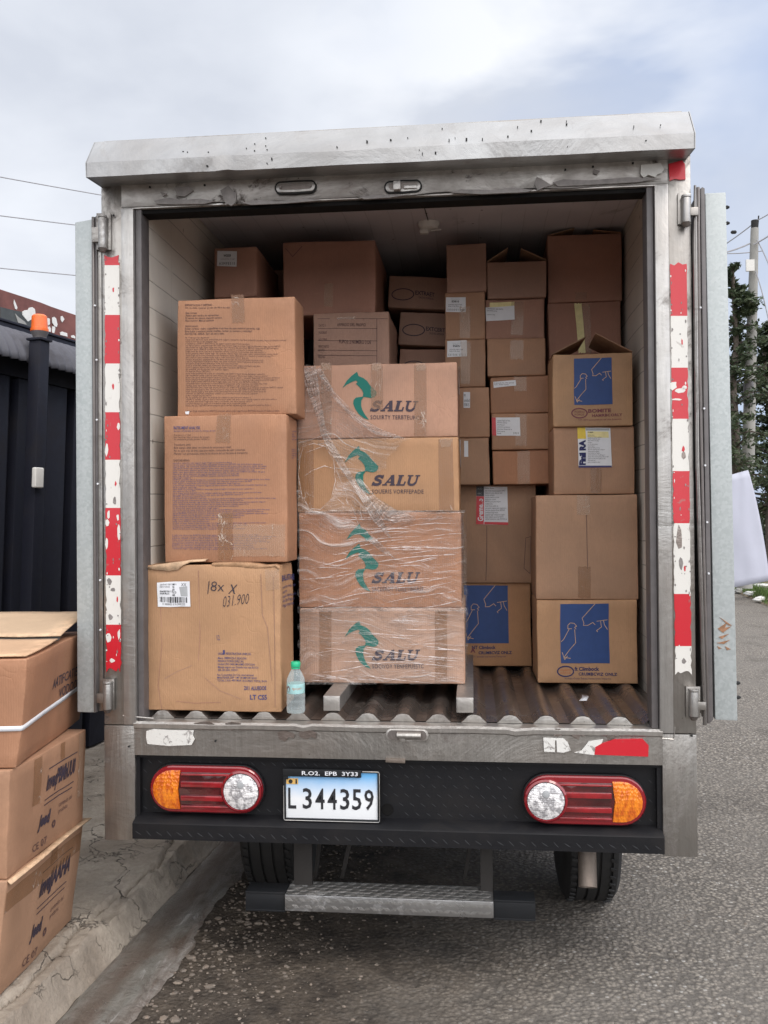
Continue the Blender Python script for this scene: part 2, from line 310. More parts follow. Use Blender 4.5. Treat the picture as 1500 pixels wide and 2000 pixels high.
def m_leaf(t, a, b):
    oi = t.n('ShaderNodeNewGeometry').outputs['Random Per Island']; n = t.noise(t.coord(), 1.1, 4)
    col = t.mix(oi, a, b); col = t.mix(t.ramp(n, .4, .62, 0, .6), col, tuple(x*.5 for x in a))
    d = pr(t, col, .6, 0); tl = t.n('ShaderNodeBsdfTranslucent', {0: col}).outputs[0]
    return t.n('ShaderNodeMixShader', {0: .25, 1: d, 2: tl}).outputs[0]
mat('conifer_leaf', m_leaf, (.045, .070, .036), (.115, .145, .075)); mat('dark_leaf', m_leaf, (.022, .036, .018), (.07, .09, .04)); mat('grass_blade', m_leaf, (.06, .12, .02), (.16, .24, .06))
mat('bark', m_flat, (.10, .08, .065), .9, .4, 20, 0, .6); mat('pole_concrete', m_flat, (.30, .295, .275), .8, .15, 6, 0, .3)
mat('wall_red', m_flat, (.16, .058, .048), .8, .35, 5, 0, .4); mat('patch_white', m_flat, (.66, .65, .62), .8, .1); mat('patch_dark', m_flat, (.055, .06, .06), .7, .4, 8)
mat('beacon_orange', m_flat, (.85, .16, .02), .35, .06, 10, 0, .05, Subsurface_Weight=.3, Coat_Weight=.3); mat('white_plastic', m_flat, (.72, .70, .66), .4, .05)
mat('cable', m_flat, (.30, .30, .32), .6); mat('verge', m_flat, (.20, .155, .10), .9, .4, 3, 0, .5); mat('field', m_flat, (.10, .10, .06), .9, .4, 1.5, 0, .5)
mat('rust', m_flat, (.30, .155, .085), .8, .35, 60); mat('foot_dark', m_flat, (.02, .02, .02), .9)

# ------------------------------------------------------------------ object helpers
ORG = {}
def link(o, parent=None, org=Vector((0, 0, 0))):
    sc.collection.objects.link(o)
    if parent: o.parent = parent; o.location = org-ORG[parent.name]
    else: o.location = org
    ORG[o.name] = Vector(org); return o
def tag(o, label=None, cat=None, group=None, kind=None):
    for k, v in (('label', label), ('category', cat), ('group', group), ('kind', kind)):
        if v: o[k] = v
    return o
def thing(name, loc, label, cat, group=None):
    o = bpy.data.objects.new(name, None); o.empty_display_size = .1
    link(o, None, Vector(loc)); return tag(o, label, cat, group)
class MB:
    def __init__(s): s.v = []; s.f = []; s.m = []
    def add(s, vs, fs, mi=0):
        b = len(s.v); s.v += [Vector(x) for x in vs]; s.f += [[i+b for i in f] for f in fs]; s.m += [mi]*len(fs); return s
    def box(s, a, b, mi=0):
        x0, y0, z0 = (min(p, q) for p, q in zip(a, b)); x1, y1, z1 = (max(p, q) for p, q in zip(a, b))
        return s.add([(x0, y0, z0), (x1, y0, z0), (x1, y1, z0), (x0, y1, z0), (x0, y0, z1), (x1, y0, z1), (x1, y1, z1), (x0, y1, z1)],
                     [(0, 3, 2, 1), (4, 5, 6, 7), (0, 1, 5, 4), (1, 2, 6, 5), (2, 3, 7, 6), (3, 0, 4, 7)], mi)
    def prism(s, pts, off, mi=0):
        "closed prism: 3-D outline and an offset vector"
        n = len(pts); off = Vector(off); pts = [Vector(p) for p in pts]
        return s.add(pts+[p+off for p in pts], [list(range(n)), list(range(2*n-1, n-1, -1))]+[[i, i+n, (i+1) % n+n, (i+1) % n] for i in range(n)], mi)
    def pp(s, pix, Y0, Y1, mi=0):
        "prism whose outline at depth Y0 is given in picture points"
        return s.prism([P(x, y, Y0) for x, y in pix], (0, Y1-Y0, 0), mi)
    def tube(s, path, r, n=8, mi=0, cap=True, rr=None):
        path = [Vector(p) for p in path]; rings = []; m = len(path); up = None
        for i, p in enumerate(path):
            d = (path[min(i+1, m-1)]-path[max(i-1, 0)]).normalized()
            if up is None: up = Vector((0, 0, 1)) if abs(d.z) < .9 else Vector((1, 0, 0))
            a = d.cross(up).normalized(); b = a.cross(d).normalized(); up = b
            q = rr[i] if rr else r
            rings.append([p+(a*math.cos(k*2*math.pi/n)+b*math.sin(k*2*math.pi/n))*q for k in range(n)])
        vs = [x for g in rings for x in g]; fs = []
        for i in range(m-1):
            for k in range(n): fs.append([i*n+k, i*n+(k+1) % n, (i+1)*n+(k+1) % n, (i+1)*n+k])
        if cap: fs += [list(range(n-1, -1, -1)), [(m-1)*n+k for k in range(n)]]
        return s.add(vs, fs, mi)
    def lathe(s, prof, c, n=24, mi=0, ax='z'):
        c = Vector(c); vs = []
        for r, h in prof:
            for k in range(n):
                a = k*2*math.pi/n; x, y = r*math.cos(a), r*math.sin(a)
                vs.append(c+(Vector((x, y, h)) if ax == 'z' else Vector((h, x, y)) if ax == 'x' else Vector((x, h, y))))
        fs = [[i*n+k, i*n+(k+1) % n, (i+1)*n+(k+1) % n, (i+1)*n+k] for i in range(len(prof)-1) for k in range(n)]
        fs += [list(range(n-1, -1, -1)), [(len(prof)-1)*n+k for k in range(n)]]
        return s.add(vs, fs, mi)
    def build(s, name, mats, parent=None, org=None, bevel=0, smooth=35, fix=True, seg=2):
        if isinstance(mats, str): mats = [mats]
        if org is None: org = ORG[parent.name] if parent else Vector((0, 0, 0))
        org = Vector(org)
        me = bpy.data.meshes.new(name); me.from_pydata([v-org for v in s.v], [], s.f); me.polygons.foreach_set('material_index', s.m)
        for m in mats: me.materials.append(M[m])
        if bevel or fix:
            bm = bmesh.new(); bm.from_mesh(me)
            if fix: bmesh.ops.recalc_face_normals(bm, faces=bm.faces)
            if bevel:
                es = [e for e in bm.edges if len(e.link_faces) == 2 and e.calc_face_angle(0) > .5]
                bmesh.ops.bevel(bm, geom=es, offset=bevel, segments=seg, affect='EDGES', profile=.6, clamp_overlap=True)
            bm.to_mesh(me); bm.free()
        me.polygons.foreach_set('use_smooth', [True]*len(me.polygons)); me.set_sharp_from_angle(angle=R_(smooth))
        me.update(); return link(bpy.data.objects.new(name, me), parent, org)

def font_verts(txt, shear=0.0, bold=0.0, space=1.0, line=1.0, res=2):
    cu = bpy.data.curves.new('t', 'FONT'); cu.body = txt; cu.shear = shear; cu.offset = bold; cu.resolution_u = res
    cu.space_character = space; cu.space_line = line; cu.fill_mode = 'FRONT'
    o = bpy.data.objects.new('t', cu); sc.collection.objects.link(o)
    bpy.context.view_layer.update(); dg = bpy.context.evaluated_depsgraph_get()
    me = bpy.data.meshes.new_from_object(o.evaluated_get(dg)); vs = [(v.co.x, v.co.y) for v in me.vertices]; fs = [list(p.vertices) for p in me.polygons]
    bpy.data.objects.remove(o); bpy.data.curves.remove(cu); bpy.data.meshes.remove(me)
    x0 = min(v[0] for v in vs); x1 = max(v[0] for v in vs); y0 = min(v[1] for v in vs); y1 = max(v[1] for v in vs)
    return [((a-x0)/(x1-x0), (b-y0)/(y1-y0)) for a, b in vs], fs

# ------------------------------------------------------------------ cardboard boxes
def coords(L, n, e=.004): return [0, e]+[e+(L-2*e)*i/n for i in range(1, n)]+[L-e, L]
class Box:
    def __init__(s, w_, d, h, org, mt, label, rot=0, shear=0, amp=.0022, seed=0, group=None, name='cardboard_box', lean=0, cat='box'):
        s.w, s.d, s.h = w_, d, h; s.amp = amp; s.seed = Vector((seed*3.7, seed*1.3, seed*7.1)); s.org = Vector(org); s.mt = mt
        s.M = Matrix.Rotation(rot, 3, 'Z') @ Matrix.Rotation(lean, 3, 'Y') @ Matrix(((1, 0, shear), (0, 1, 0), (0, 0, 1))); s.Mi = s.M.inverted()
        mb = MB(); X = coords(w_, 9); Yc = coords(d, 7); Z = coords(h, 9)
        X = [x-w_/2 for x in X]
        def face(A, B, fn):
            b = [[fn(a, c) for c in B] for a in A]; vs = [q for row in b for q in row]; n = len(B)
            mb.add(vs, [[i*n+j, i*n+j+1, (i+1)*n+j+1, (i+1)*n+j] for i in range(len(A)-1) for j in range(n-1)])
        face(X, Z, lambda a, c: (a, 0, c)); face(X, Z, lambda a, c: (a, d, c))
        face(Yc, Z, lambda a, c: (-w_/2, a, c)); face(Yc, Z, lambda a, c: (w_/2, a, c))
        face(X, Yc, lambda a, c: (a, c, 0)); face(X, Yc, lambda a, c: (a, c, h))
        out = []
        for p in mb.v:
            q = Vector(p); ex = abs(abs(p.x)-w_/2) < 1e-6; ey = min(p.y, d-p.y) < 1e-6; ez = min(p.z, h-p.z) < 1e-6
            if ex+ey+ez >= 2:
                k = .0014
                if ex: q.x -= math.copysign(k, p.x)
                if ey: q.y += k if p.y < d/2 else -k
                if ez: q.z += k if p.z < h/2 else -k
            out.append(s.W(q+s.disp(p)))
        mb.v = out
        bm_org = s.org
        s.o = mb.build(name, mt, None, bm_org, smooth=50)
        bm = bmesh.new(); bm.from_mesh(s.o.data); bmesh.ops.remove_doubles(bm, verts=bm.verts, dist=.0005); bmesh.ops.recalc_face_normals(bm, faces=bm.faces)
        bm.to_mesh(s.o.data); bm.free(); s.o.data.polygons.foreach_set('use_smooth', [True]*len(s.o.data.polygons)); s.o.data.set_sharp_from_angle(angle=R_(70))
        tag(s.o, label, cat, group)
    def disp(s, p):
        p = Vector(p); a = noise.noise_vector(p*4.5+s.seed)*s.amp*1.6+noise.noise_vector(p*17+s.seed)*s.amp*.45
        if p.z < .02: a.z *= .2
        return a
    def W(s, q): return s.org+s.M@Vector(q)
    def loc(s, px, py, face='f'):
        c = s.Mi@(CP-s.org); d = s.Mi@ray(px, py)
        t = -c.y/d.y if face == 'f' else (s.w/2-c.x)/d.x
        q = c+d*t; return (q.x, q.z) if face == 'f' else (q.y, q.z)
    def put(s, u, v, face='f', off=.0012):
        if face == 'f': p = Vector((u, 0, v)); return s.W(p+s.disp(p)+Vector((0, -off, 0)))
        if face == 't': p = Vector((u, v, s.h)); return s.W(p+s.disp(p)+Vector((0, 0, off)))
        p = Vector((s.w/2, u, v)); return s.W(p+s.disp(p)+Vector((off, 0, 0)))
    def patch(s, c4, name, mt, face='f', off=.0012, parent=None, jag=0, label=None, n=8, local=False):
        "grid patch through four picture corners TL TR BR BL"
        q = [Vector(c if local else s.loc(*c, face)) for c in c4]; mb = MB(); vs = []
        for i in range(n+1):
            for j in range(n+1):
                a, b = i/n, j/n
                if jag and (i in (0, n)): b2 = b
                p = (q[0].lerp(q[1], b)).lerp(q[3].lerp(q[2], b), a)
                if jag and i in (0, n): p = p+Vector((0, (rnd.random()-.5)*jag))
                vs.append(s.put(p.x, p.y, face, off))
        mb.add(vs, [[i*(n+1)+j, i*(n+1)+j+1, (i+1)*(n+1)+j+1, (i+1)*(n+1)+j] for i in range(n) for j in range(n)])
        o = mb.build(name, mt, parent or s.o, s.org, fix=False); return tag(o, label)
    def poly(s, pts, name, mt, face='f', off=.0014, parent=None, mb=None):
        own = mb is None; mb = mb or MB()
        mb.add([s.put(*s.loc(x, y, face), face, off) for x, y in pts], [list(range(len(pts)))])
        if own: return mb.build(name, mt, parent or s.o, s.org, fix=False)
    def line(s, mb, pts, wpx, face='f', off=.0016):
        for i in range(len(pts)-1):
            a, b = Vector(pts[i]), Vector(pts[i+1]); n = (b-a); 
            if n.length < 1e-6: continue
            n = Vector((-n.y, n.x)).normalized()*wpx/2; e = (b-a).normalized()*wpx*.3
            q = [a-n-e, b-n+e, b+n+e, a+n-e]
            mb.add([s.put(*s.loc(x, y, face), face, off+i*2e-6) for x, y in q], [[0, 1, 2, 3]])
    def text(s, txt, x0, y0, x1, y1, mt='ink_dark', face='f', parent=None, off=.0016, sk=0, name='printed_text', **k):
        "text filling the picture rectangle (x0,y0)-(x1,y1); sk = how much lower the right end is"
        vs, fs = font_verts(txt, **k); mb = MB()
        mb.add([s.put(*s.loc(x0+(x1-x0)*a, y1+(y0-y1)*b+sk*a, face), face, off) for a, b in vs], fs)
        return mb.build(name, mt, parent or s.o, s.org, fix=False)
    def flap(s, side, tipx, tipz, y1=None, name='flap', y0=0.0):
        "an opened side flap hinged on a top edge (thin board)"
        sx = -s.w/2 if side == 'l' else s.w/2; d = (y1 or s.d); mb = MB()
        th = .004; a = [(sx, y0, s.h), (sx+tipx, y0+.004, s.h+tipz), (sx+tipx*.97, d*.97, s.h+tipz*.93), (sx, d, s.h)]
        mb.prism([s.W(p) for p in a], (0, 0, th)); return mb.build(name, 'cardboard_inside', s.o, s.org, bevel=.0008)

def pbox(x0, x1, yt, yb, Y, d, mt, label, rot=0, zb=None, zt=None, group='cardboard boxes stacked in the truck', seed=None, amp=.0024, lean=0, cat='box'):
    ym = (yt+yb)/2; a, b = P(x0, ym, Y), P(x1, ym, Y); c = (a+b)/2
    z1 = P((x0+x1)/2, yt, Y).z if zt is None else zt; z0 = P((x0+x1)/2, yb, Y).z if zb is None else zb
    B = Box((b-a).length/max(.5, math.cos(rot)), d, z1-z0, (c.x, Y, z0), mt, label, rot=rot, amp=amp, seed=seed if seed is not None else x0*.01+yt*.02, group=group, lean=lean, cat=cat)
    B.zt = z1; return B

WORDS = 'EARTO RETHO Instalacion para los usuarios de transporte y manejo seguro del producto no exponer contenido fragil mantener seco lugar fresco almacenar hasta caja paquete norma control calidad unidad serie lote fecha peso neto bruto apilar maximo altura'.split()
def lorem(n, lo, hi, seed=1):
    r = random.Random(seed); out = []
    for i in range(n):
        L = r.randint(lo, hi) if r.random() > .22 else r.randint(lo//3, lo); s = ''
        while len(s) < L: s += r.choice(WORDS)+' '
        out.append(s[:L])
    return '\n'.join(out)
# ------------------------------------------------------------------ ground, kerb, gutter
def sheet(name, pts, mt, kind='structure'):
    mb = MB(); mb.add(pts, [list(range(len(pts)))]); return tag(mb.build(name, mt, None, fix=False), kind=kind)
sheet('road', [(-300, -300, 0), (300, -300, 0), (300, 300, 0), (-300, 300, 0)], 'asphalt')
KH = .115
def kerb_h(s_, t_):
    p = Vector((s_, t_, 0)); n1 = noise.noise(Vector((s_*1.3, 3.1, 0)))*.018+noise.noise(Vector((s_*6, 9.1, 0)))*.014+noise.noise(Vector((s_*19, 2.1, 0)))*.005
    e = t_-n1
    if e > 0: return KH-.016-(e/.036)*(KH*.72)+noise.noise(p*14)*.010 if e < .036 else max(-.03, KH*.14-(e-.036)*1.4+noise.noise(p*9)*.005)
    h = KH+noise.noise(p*2.6)*.012+noise.noise(p*9)*.006+abs(noise.noise(p*21))*.005
    e2 = e+.055+noise.noise(Vector((s_*3.5, 5.5, 1)))*.035+noise.noise(Vector((s_*13, 1.5, 1)))*.012
    h -= .020*max(0, 1-abs(e2)/.009)
    if e2 > 0: h -= .009+.010*abs(noise.noise(p*7))
    c = abs(noise.noise(Vector((s_*2.3+noise.noise(p*5)*.5, t_*4, 7))))
    h -= .010*max(0, 1-c/.03)*(1 if noise.noise(p*1.2) > -.1 else 0)
    return h
mb = MB(); S = [-1.2+.013*i for i in range(400)]+[4.0+.25*i for i in range(60)]; TT = [.13, .11, .095, .08, .07, .06, .052, .044, .036, .028, .02, .012, .004]+[-.004-.008*i for i in range(20)]+[-.172-.024*i for i in range(1, 44)]+[-1.3-.4*i for i in range(1, 14)]
vs = [K(a, b, kerb_h(a, b)) for a in S for b in TT]; n = len(TT)
mb.add(vs, [[i*n+j, i*n+j+1, (i+1)*n+j+1, (i+1)*n+j] for i in range(len(S)-1) for j in range(n-1)])
tag(mb.build('sidewalk', 'concrete', None, smooth=60), kind='structure')
mb = MB(); UU = [i/14 for i in range(15)]
def gut(a, u):
    wv = GW+noise.noise(Vector((a*1.6, 5, 0)))*.06+noise.noise(Vector((a*9, 5, 0)))*.022+noise.noise(Vector((a*31, 5, 0)))*.008
    t_ = .04+(wv-.04)*u; p = Vector((a*4, t_*9, 2))
    return K(a, t_, .008-.010*max(0, 1-u/.12)+noise.noise(p)*.003+noise.noise(p*5)*.0018 if u < .98 else .002)
vs = [gut(a, u) for a in S for u in UU]; n = len(UU)
mb.add(vs, [[i*n+j, i*n+j+1, (i+1)*n+j+1, (i+1)*n+j] for i in range(len(S)-1) for j in range(n-1)])
tag(mb.build('gutter', 'gutter_concrete', None, smooth=60), kind='structure')
# loose gravel and small stones along the broken road edge
mb = MB(); r = random.Random(5)
def pebble(c, q, r, flat=.6):
    vs = []; a0 = r.random()*6; sx, sy = r.uniform(.7, 1.3), r.uniform(.6, 1.1)
    for z, k in ((-.3, .85), (.25, 1.0), (.75, .55)):
        for i in range(6):
            a = a0+i*math.pi/3; m = k*r.uniform(.8, 1.15); vs.append((c.x+math.cos(a)*q*m*sx, c.y+math.sin(a)*q*m*sy, c.z+q*z*flat))
    mb.add(vs, [[i, (i+1) % 6, (i+1) % 6+6, i+6] for i in range(6)]+[[i+6, (i+1) % 6+6, (i+1) % 6+12, i+12] for i in range(6)]+[[12, 13, 14, 15, 16, 17]])
for i in range(2600):
    a = r.uniform(-1.1, 3.2); t_ = GW+abs(r.gauss(0, .30))+r.uniform(-.02, .05); q = min(.02, .0022+abs(r.gauss(0, .0032)))
    pebble(K(a, t_, .001), q, r)
for i in range(130):
    a = r.uniform(-.9, 1.3); t_ = GW+abs(r.gauss(.06, .12)); pebble(K(a, t_, .002), r.uniform(.006, .0155), r, .55)
for i in range(1500):
    p = Vector((r.uniform(-1.2, 2.6), r.uniform(-2.2, 2.0), .001)); pebble(p, r.uniform(.0015, .0042), r)
tag(mb.build('gravel', 'stone', None, smooth=25), 'loose gravel and small stones scattered along the broken road edge', 'gravel', kind='stuff')

# ------------------------------------------------------------------ truck
truck = thing('box_truck', (0, 0, 0), 'small delivery truck with battered steel cargo box, rear doors folded open, full of cartons', 'truck')
TL = 2.95; XI = .837; XO = .9402; ZB, ZD, ZP, ZH, ZC, ZR = .42, .808, .702, 2.486, 2.66, 2.71
def tb(name, mt, fn, bevel=.0, parent=None, **k):
    mb = MB(); fn(mb); return mb.build(name, mt, parent or truck, bevel=bevel, **k)
# side walls, roof, front wall
for sx in (-1, 1):
    def f(mb, sx=sx):
        mb.box(((.808 if sx < 0 else .900)*sx, .06, .80), (sx*.925, TL, ZC+.01))
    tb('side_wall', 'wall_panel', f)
tb('roof', ['ceiling_panel', 'steel'], lambda mb: (mb.box((-.806, .05, ZC), (.898, TL-.002, ZC+.012)), mb.box((-.93, .0, ZC+.014), (.915, TL, ZR), 1)))
tb('front_wall', 'ceiling_panel', lambda mb: mb.box((-.925, TL, .78), (.925, TL+.04, ZC+.012)))
for sx in (-1, 1): tb('side_cladding', 'steel', lambda mb: mb.box((sx*.927, .04, .42), (sx*.942, TL, ZR-.002)))
# corner posts (front face at Y=0), down to the bottom
for sx in (-1, 1):
    def f(mb, sx=sx):
        mb.box((sx*XO, 0, ZD-.012), (sx*.872, .06, 2.62))
        mb.box((sx*XO, -.002, ZB), (sx*XI, .06, ZD-.014))
    tb('corner_post', 'steel', f, .003)
    tb('post_strip', 'steel_bright', lambda mb, sx=sx: mb.box((sx*.8705, -.012, ZD-.010), (sx*.829, .055, ZH-.004)), .004)
    tb('door_jamb', 'gasket', lambda mb, sx=sx: mb.box((sx*.8275, .004, ZD+.002), (sx*.8075, .075, ZH-.002)), .003)
for q_ in ((240, 1398, 264, 1400, 300, 1403), (1262, 1439, 1316, 1444, 1318, 1420), (1062, 1432, 1160, 1436, 1262, 1440)): tb('weld_seam', 'steel_edge', lambda mb: mb.tube([P(q_[0], q_[1], -.004), P(q_[2], q_[3], -.004), P(q_[4], q_[5], -.004)], .0022, 6))
# header over the opening
def f(mb):
    n = 46; vs = []
    for i in range(n+1):
        x = -.8705+1.741*i/n
        for j, z in enumerate((ZH, ZH+.012, ZH+.035, ZH+.065, 2.575)):
            d = noise.noise(Vector((x*5, z*9, 1)))*.006+(.012*math.exp(-((x+.43)/.018)**2)*(1 if j in (1, 2) else .3))+.010*math.exp(-((x-.50)/.03)**2)*(j == 1)
            vs.append((x, -.006+d-(.004 if j == 0 else 0), z-(.006*noise.noise(Vector((x*8, 1, 4))) if j == 0 else 0)))
    mb.add(vs, [[i*5+j, i*5+j+1, (i+1)*5+j+1, (i+1)*5+j] for i in range(n) for j in range(4)])
    mb.box((-.8705, .008, ZH+.002), (.8705, .055, 2.64))
    mb.box((-.8705, -.004, ZH-.004), (.8705, .05, ZH+.001))
tb('header_beam', ['steel_dirty', 'worn_grey'], lambda mb: (f(mb), [mb.pp(pp_, -.0150, -.011, 1) for pp_ in ([(300, 392), (330, 386), (352, 390), (392, 388), (420, 393), (400, 398), (340, 399), (306, 398)], [(472, 396), (500, 391), (540, 393), (600, 388), (628, 391), (560, 397), (490, 400)], [(700, 384), (740, 381), (800, 380), (760, 386), (712, 389)], [(880, 376), (900, 370), (960, 371), (1000, 366), (1040, 371), (1030, 375), (940, 379)], [(1080, 356), (1100, 350), (1150, 352), (1230, 346), (1292, 349), (1240, 356), (1150, 361), (1090, 364)], [(1048, 345), (1062, 352), (1078, 362), (1062, 366), (1050, 372), (1044, 360)], [(1160, 330), (1172, 334), (1166, 341), (1158, 338)], [(430, 372), (446, 362), (462, 380), (460, 396), (452, 402), (440, 396)], [(312, 374), (326, 378), (318, 384)], [(340, 368), (368, 362), (378, 372), (360, 384), (346, 382)])]), fix=False)
tb('header_dark_strip', 'underbody', lambda mb: mb.box((-.806, .01, ZH-.018), (.806, .07, ZH-.006)))  # dark strip along the underside of the header
tb('paint_patch', 'patch_white', lambda mb: [mb.pp(pp_, -.0165, -.012) for pp_ in ([(1252, 322), (1290, 318), (1297, 330), (1292, 338), (1284, 340), (1280, 346), (1266, 341), (1258, 347), (1251, 340)],)])
# visor over the doors
def f(mb):
    n = 90; prof = [(.004, 2.560), (-.112, 2.548), (-.116, 2.592), (-.050, 2.686), (.30, 2.724)]; vs = []
    for i in range(n+1):
        x = -.939+1.862*i/n; g = math.exp(-((x+.49)/.022)**2)
        for j, (y, z) in enumerate(prof):
            dy = (noise.noise(Vector((x*3, j*2.0, 0)))*.004+.008*g*(j == 2)); dz = noise.noise(Vector((x*4, j*3.0, 7)))*.003+(.007*g if j == 2 else .004*g if j == 1 else 0)
            vs.append((x, y+(dy if 0 < j < 4 else 0), z+(dz if 0 < j < 4 else 0)))
    m = len(prof)
    mb.add(vs, [[i*m+j, i*m+j+1, (i+1)*m+j+1, (i+1)*m+j] for i in range(n) for j in range(m-1)])
    for sx in (-1, 1):
        ex_ = -.9405 if sx < 0 else .9245; pl = [(ex_, y, z) for y, z in prof]+[(ex_, .10, 2.60), (ex_, .004, 2.475)]
        mb.prism(pl, (sx*.003, 0, 0))
def flecks(mb):
    r = random.Random(3)
    for i in range(34):
        x = r.choice((r.gauss(520, 16), r.gauss(480, 60), r.gauss(820, 80), r.gauss(1060, 60), r.uniform(220, 1330)))
        k = (x-188)/(1347-188); ytop = 277-64*k
        if r.random() < .75: y = ytop+r.uniform(6, 36); Y = -.050-(.066)*((y-ytop)/42)-.004
        else: y = ytop+r.uniform(48, 60); Y = -.1195
        if not 195 < x < 1340: continue
        a, b = r.uniform(.5, 1.8), r.uniform(.6, 3.5 if r.random() < .3 else 1.6); mb.pp([(x-a, y-b), (x+a, y-b*.7), (x+a*.6, y+b), (x-a, y+b*.5)], Y, Y+.006, 1)
tb('roof_visor', ['aluminium', 'foot_dark'], lambda mb: (f(mb), flecks(mb)), fix=False, smooth=25)
# recessed header latches
def oval(cx, cy, hw, hh, n=10, sk=0.0):
    pts = []
    for k in range(2*n+2):
        a = math.pi/2+k*math.pi/n if k <= n else math.pi/2+(k-1)*math.pi/n
        ox = -(hw-hh) if math.cos(a) < -1e-6 or (k == n) and 0 else (hw-hh) if math.cos(a) > 1e-6 else 0
        pts.append((cx+ox+hh*math.cos(a), cy-hh*math.sin(a)+sk*(ox+hh*math.cos(a))))
    return pts
def latch(cx, cy, hw, hh, sk, knob=True):
    l = tb('latch_recess', ['foot_dark'], lambda mb: mb.pp(oval(cx, cy, hw, hh, sk=sk), -.017, -.006), .001)
    tb('latch_rim', 'steel_bright', lambda mb: mb.pp(oval(cx, cy, hw-3, hh-3.4, sk=sk), -.0205, -.012), .001, parent=l)
    tb('latch_slot', 'steel_dark', lambda mb: mb.pp(oval(cx, cy-1, hw-9, hh-7, sk=sk), -.0215, -.016), parent=l)
    if knob: tb('latch_knob', 'steel_bright', lambda mb: (mb.pp([(cx-19, cy-11), (cx-5, cy-12), (cx-5, cy+5), (cx-19, cy+6)], -.040, -.014), mb.pp([(cx+2, cy-3), (cx+27, cy-4), (cx+27, cy+3), (cx+2, cy+4)], -.027, -.014)), .0015, parent=l)
    else: [tb('latch_screw', 'steel_dark', lambda mb: mb.lathe([(.005, 0), (.005, -.004)], P(cx+d, cy-1+sk*d, -.021), 8, ax='y'), parent=l) for d in (-29, 29)]
latch(577, 365, 41, 13, -.05, False); latch(787, 364, 37, 13, -.05)
# floor of corrugated sheet, sill
PITCH = .1135; X0F = -.795
def prof_floor(n=4):
    pts = []; x = -.805; 
    k0 = P(649, 1392, .03).x
    i = -9
    while k0+i*PITCH < 1.0:
        c = k0+i*PITCH
        for dx, z in ((-.040, 0.0), (-.026, .012), (-.018, .021), (-.006, .0245), (.006, .0245), (.018, .021), (.026, .012), (.040, 0)):
            q = c+dx
            if -.805 < q < .897: pts.append((q, .812+z))
        i += 1
    return [(-.805, .812)]+pts+[(.897, .812)]
FP = prof_floor(); ZCR = .8365
tb('cargo_floor', 'steel_floor', lambda mb: mb.add([(x, y, z) for y in (.045, .5, 1.2, 2.0, TL) for x, z in FP], [[j*len(FP)+i, j*len(FP)+i+1, (j+1)*len(FP)+i+1, (j+1)*len(FP)+i] for j in range(4) for i in range(len(FP)-1)]), fix=False)
def f(mb):
    k0 = P(649, 1392, .03).x; i = -9
    while k0+i*PITCH < .80:
        c = k0+i*PITCH
        if c > -.80: mb.prism([(max(-.8, min(.8, c+dx)), .040, .8105+z) for dx, z in ((-.041, 0), (-.027, .0125), (-.0185, .0215), (-.006, .0250), (.006, .0250), (.0185, .0215), (.027, .0125), (.041, 0))], (0, .010, 0))
        i += 1
tb('floor_cap', 'steel', f, .001)
def f(mb):
    n = 60
    for (y0, z0, y1, z1) in ((.044, .8095, -.006, .8095), (-.006, .8095, -.014, .803), (-.014, .803, -.012, .790), (-.012, .790, -.006, .785)):
        vs = []
        for i in range(n+1):
            x = -.8365+1.673*i/n; dz = noise.noise(Vector((x*6, 2, 2)))*.0035-.006*math.exp(-((x+.28)/.012)**2)-.007*math.exp(-((x-.40)/.02)**2)
            vs += [(x, y0, z0+(dz if y0 < 0 else 0)), (x, y1, z1+dz)]
        mb.add(vs, [[2*i, 2*i+1, 2*i+3, 2*i+2] for i in range(n)])
tb('sill_lip', 'steel_edge', f, fix=False)
def f(mb):
    n = 60; vs = []
    for i in range(n+1):
        x = -.8365+1.673*i/n
        for z in (.786, .76, .735, .71, .700):
            vs.append((x, -.006+noise.noise(Vector((x*3, z*8, 3)))*.003, z))
    mb.add(vs, [[i*5+j, i*5+j+1, (i+1)*5+j+1, (i+1)*5+j] for i in range(n) for j in range(4)])
    mb.box((-.8365, .004, .700), (.8365, .043, .806))
tb('rear_sill', 'steel', f, fix=False)
for pts_, m_ in (([(286, 1428), (300, 1424), (330, 1426), (378, 1427), (376, 1436), (380, 1444), (374, 1455), (330, 1457), (288, 1453), (285, 1440)], 0), ([(1061, 1441), (1100, 1442), (1109, 1450), (1115, 1466), (1100, 1470), (1088, 1469), (1087, 1446), (1084, 1446), (1084, 1469), (1063, 1468)], 0), ([(1122, 1470), (1136, 1466), (1150, 1448), (1178, 1444), (1172, 1460), (1162, 1475)], 0), ([(1161, 1474), (1163, 1459), (1176, 1452), (1200, 1444), (1255, 1443), (1267, 1456), (1266, 1478), (1212, 1476)], 1)):
    tb('sill_sticker', 'tape_red' if m_ else 'sticker_white', lambda mb: mb.pp(pts_, -.0125-.0015*m_, -.008))
[tb('rust_patch', 'steel_floor', lambda mb: mb.pp([(cx+(a+rnd.uniform(-2.5, 2.5))*k, cy+b+rnd.uniform(-2.5, 2.5)) for a, b in ((-18, -6), (-6, -9), (8, -7), (18, -3), (16, 5), (6, 3), (-2, 9), (-12, 8), (-16, 3))], -.0122, -.009)) for cx, cy, k in ((560, 1438, 1), (602, 1436, 1), (1090, 1432, .5), (1130, 1433, .7), (1200, 1436, .8), (400, 1417, 1.2), (455, 1418, .8))]
s_ = tb('sill_latch', 'steel_edge', lambda mb: (mb.pp(oval(795, 1436, 42, 12, sk=.02), -.016, -.008), mb.tube([P(775, 1436, -.024), P(822, 1437, -.024)], .010, 10), mb.pp([(778, 1438), (792, 1438), (790, 1450), (782, 1450)], -.024, -.012)), .0015)
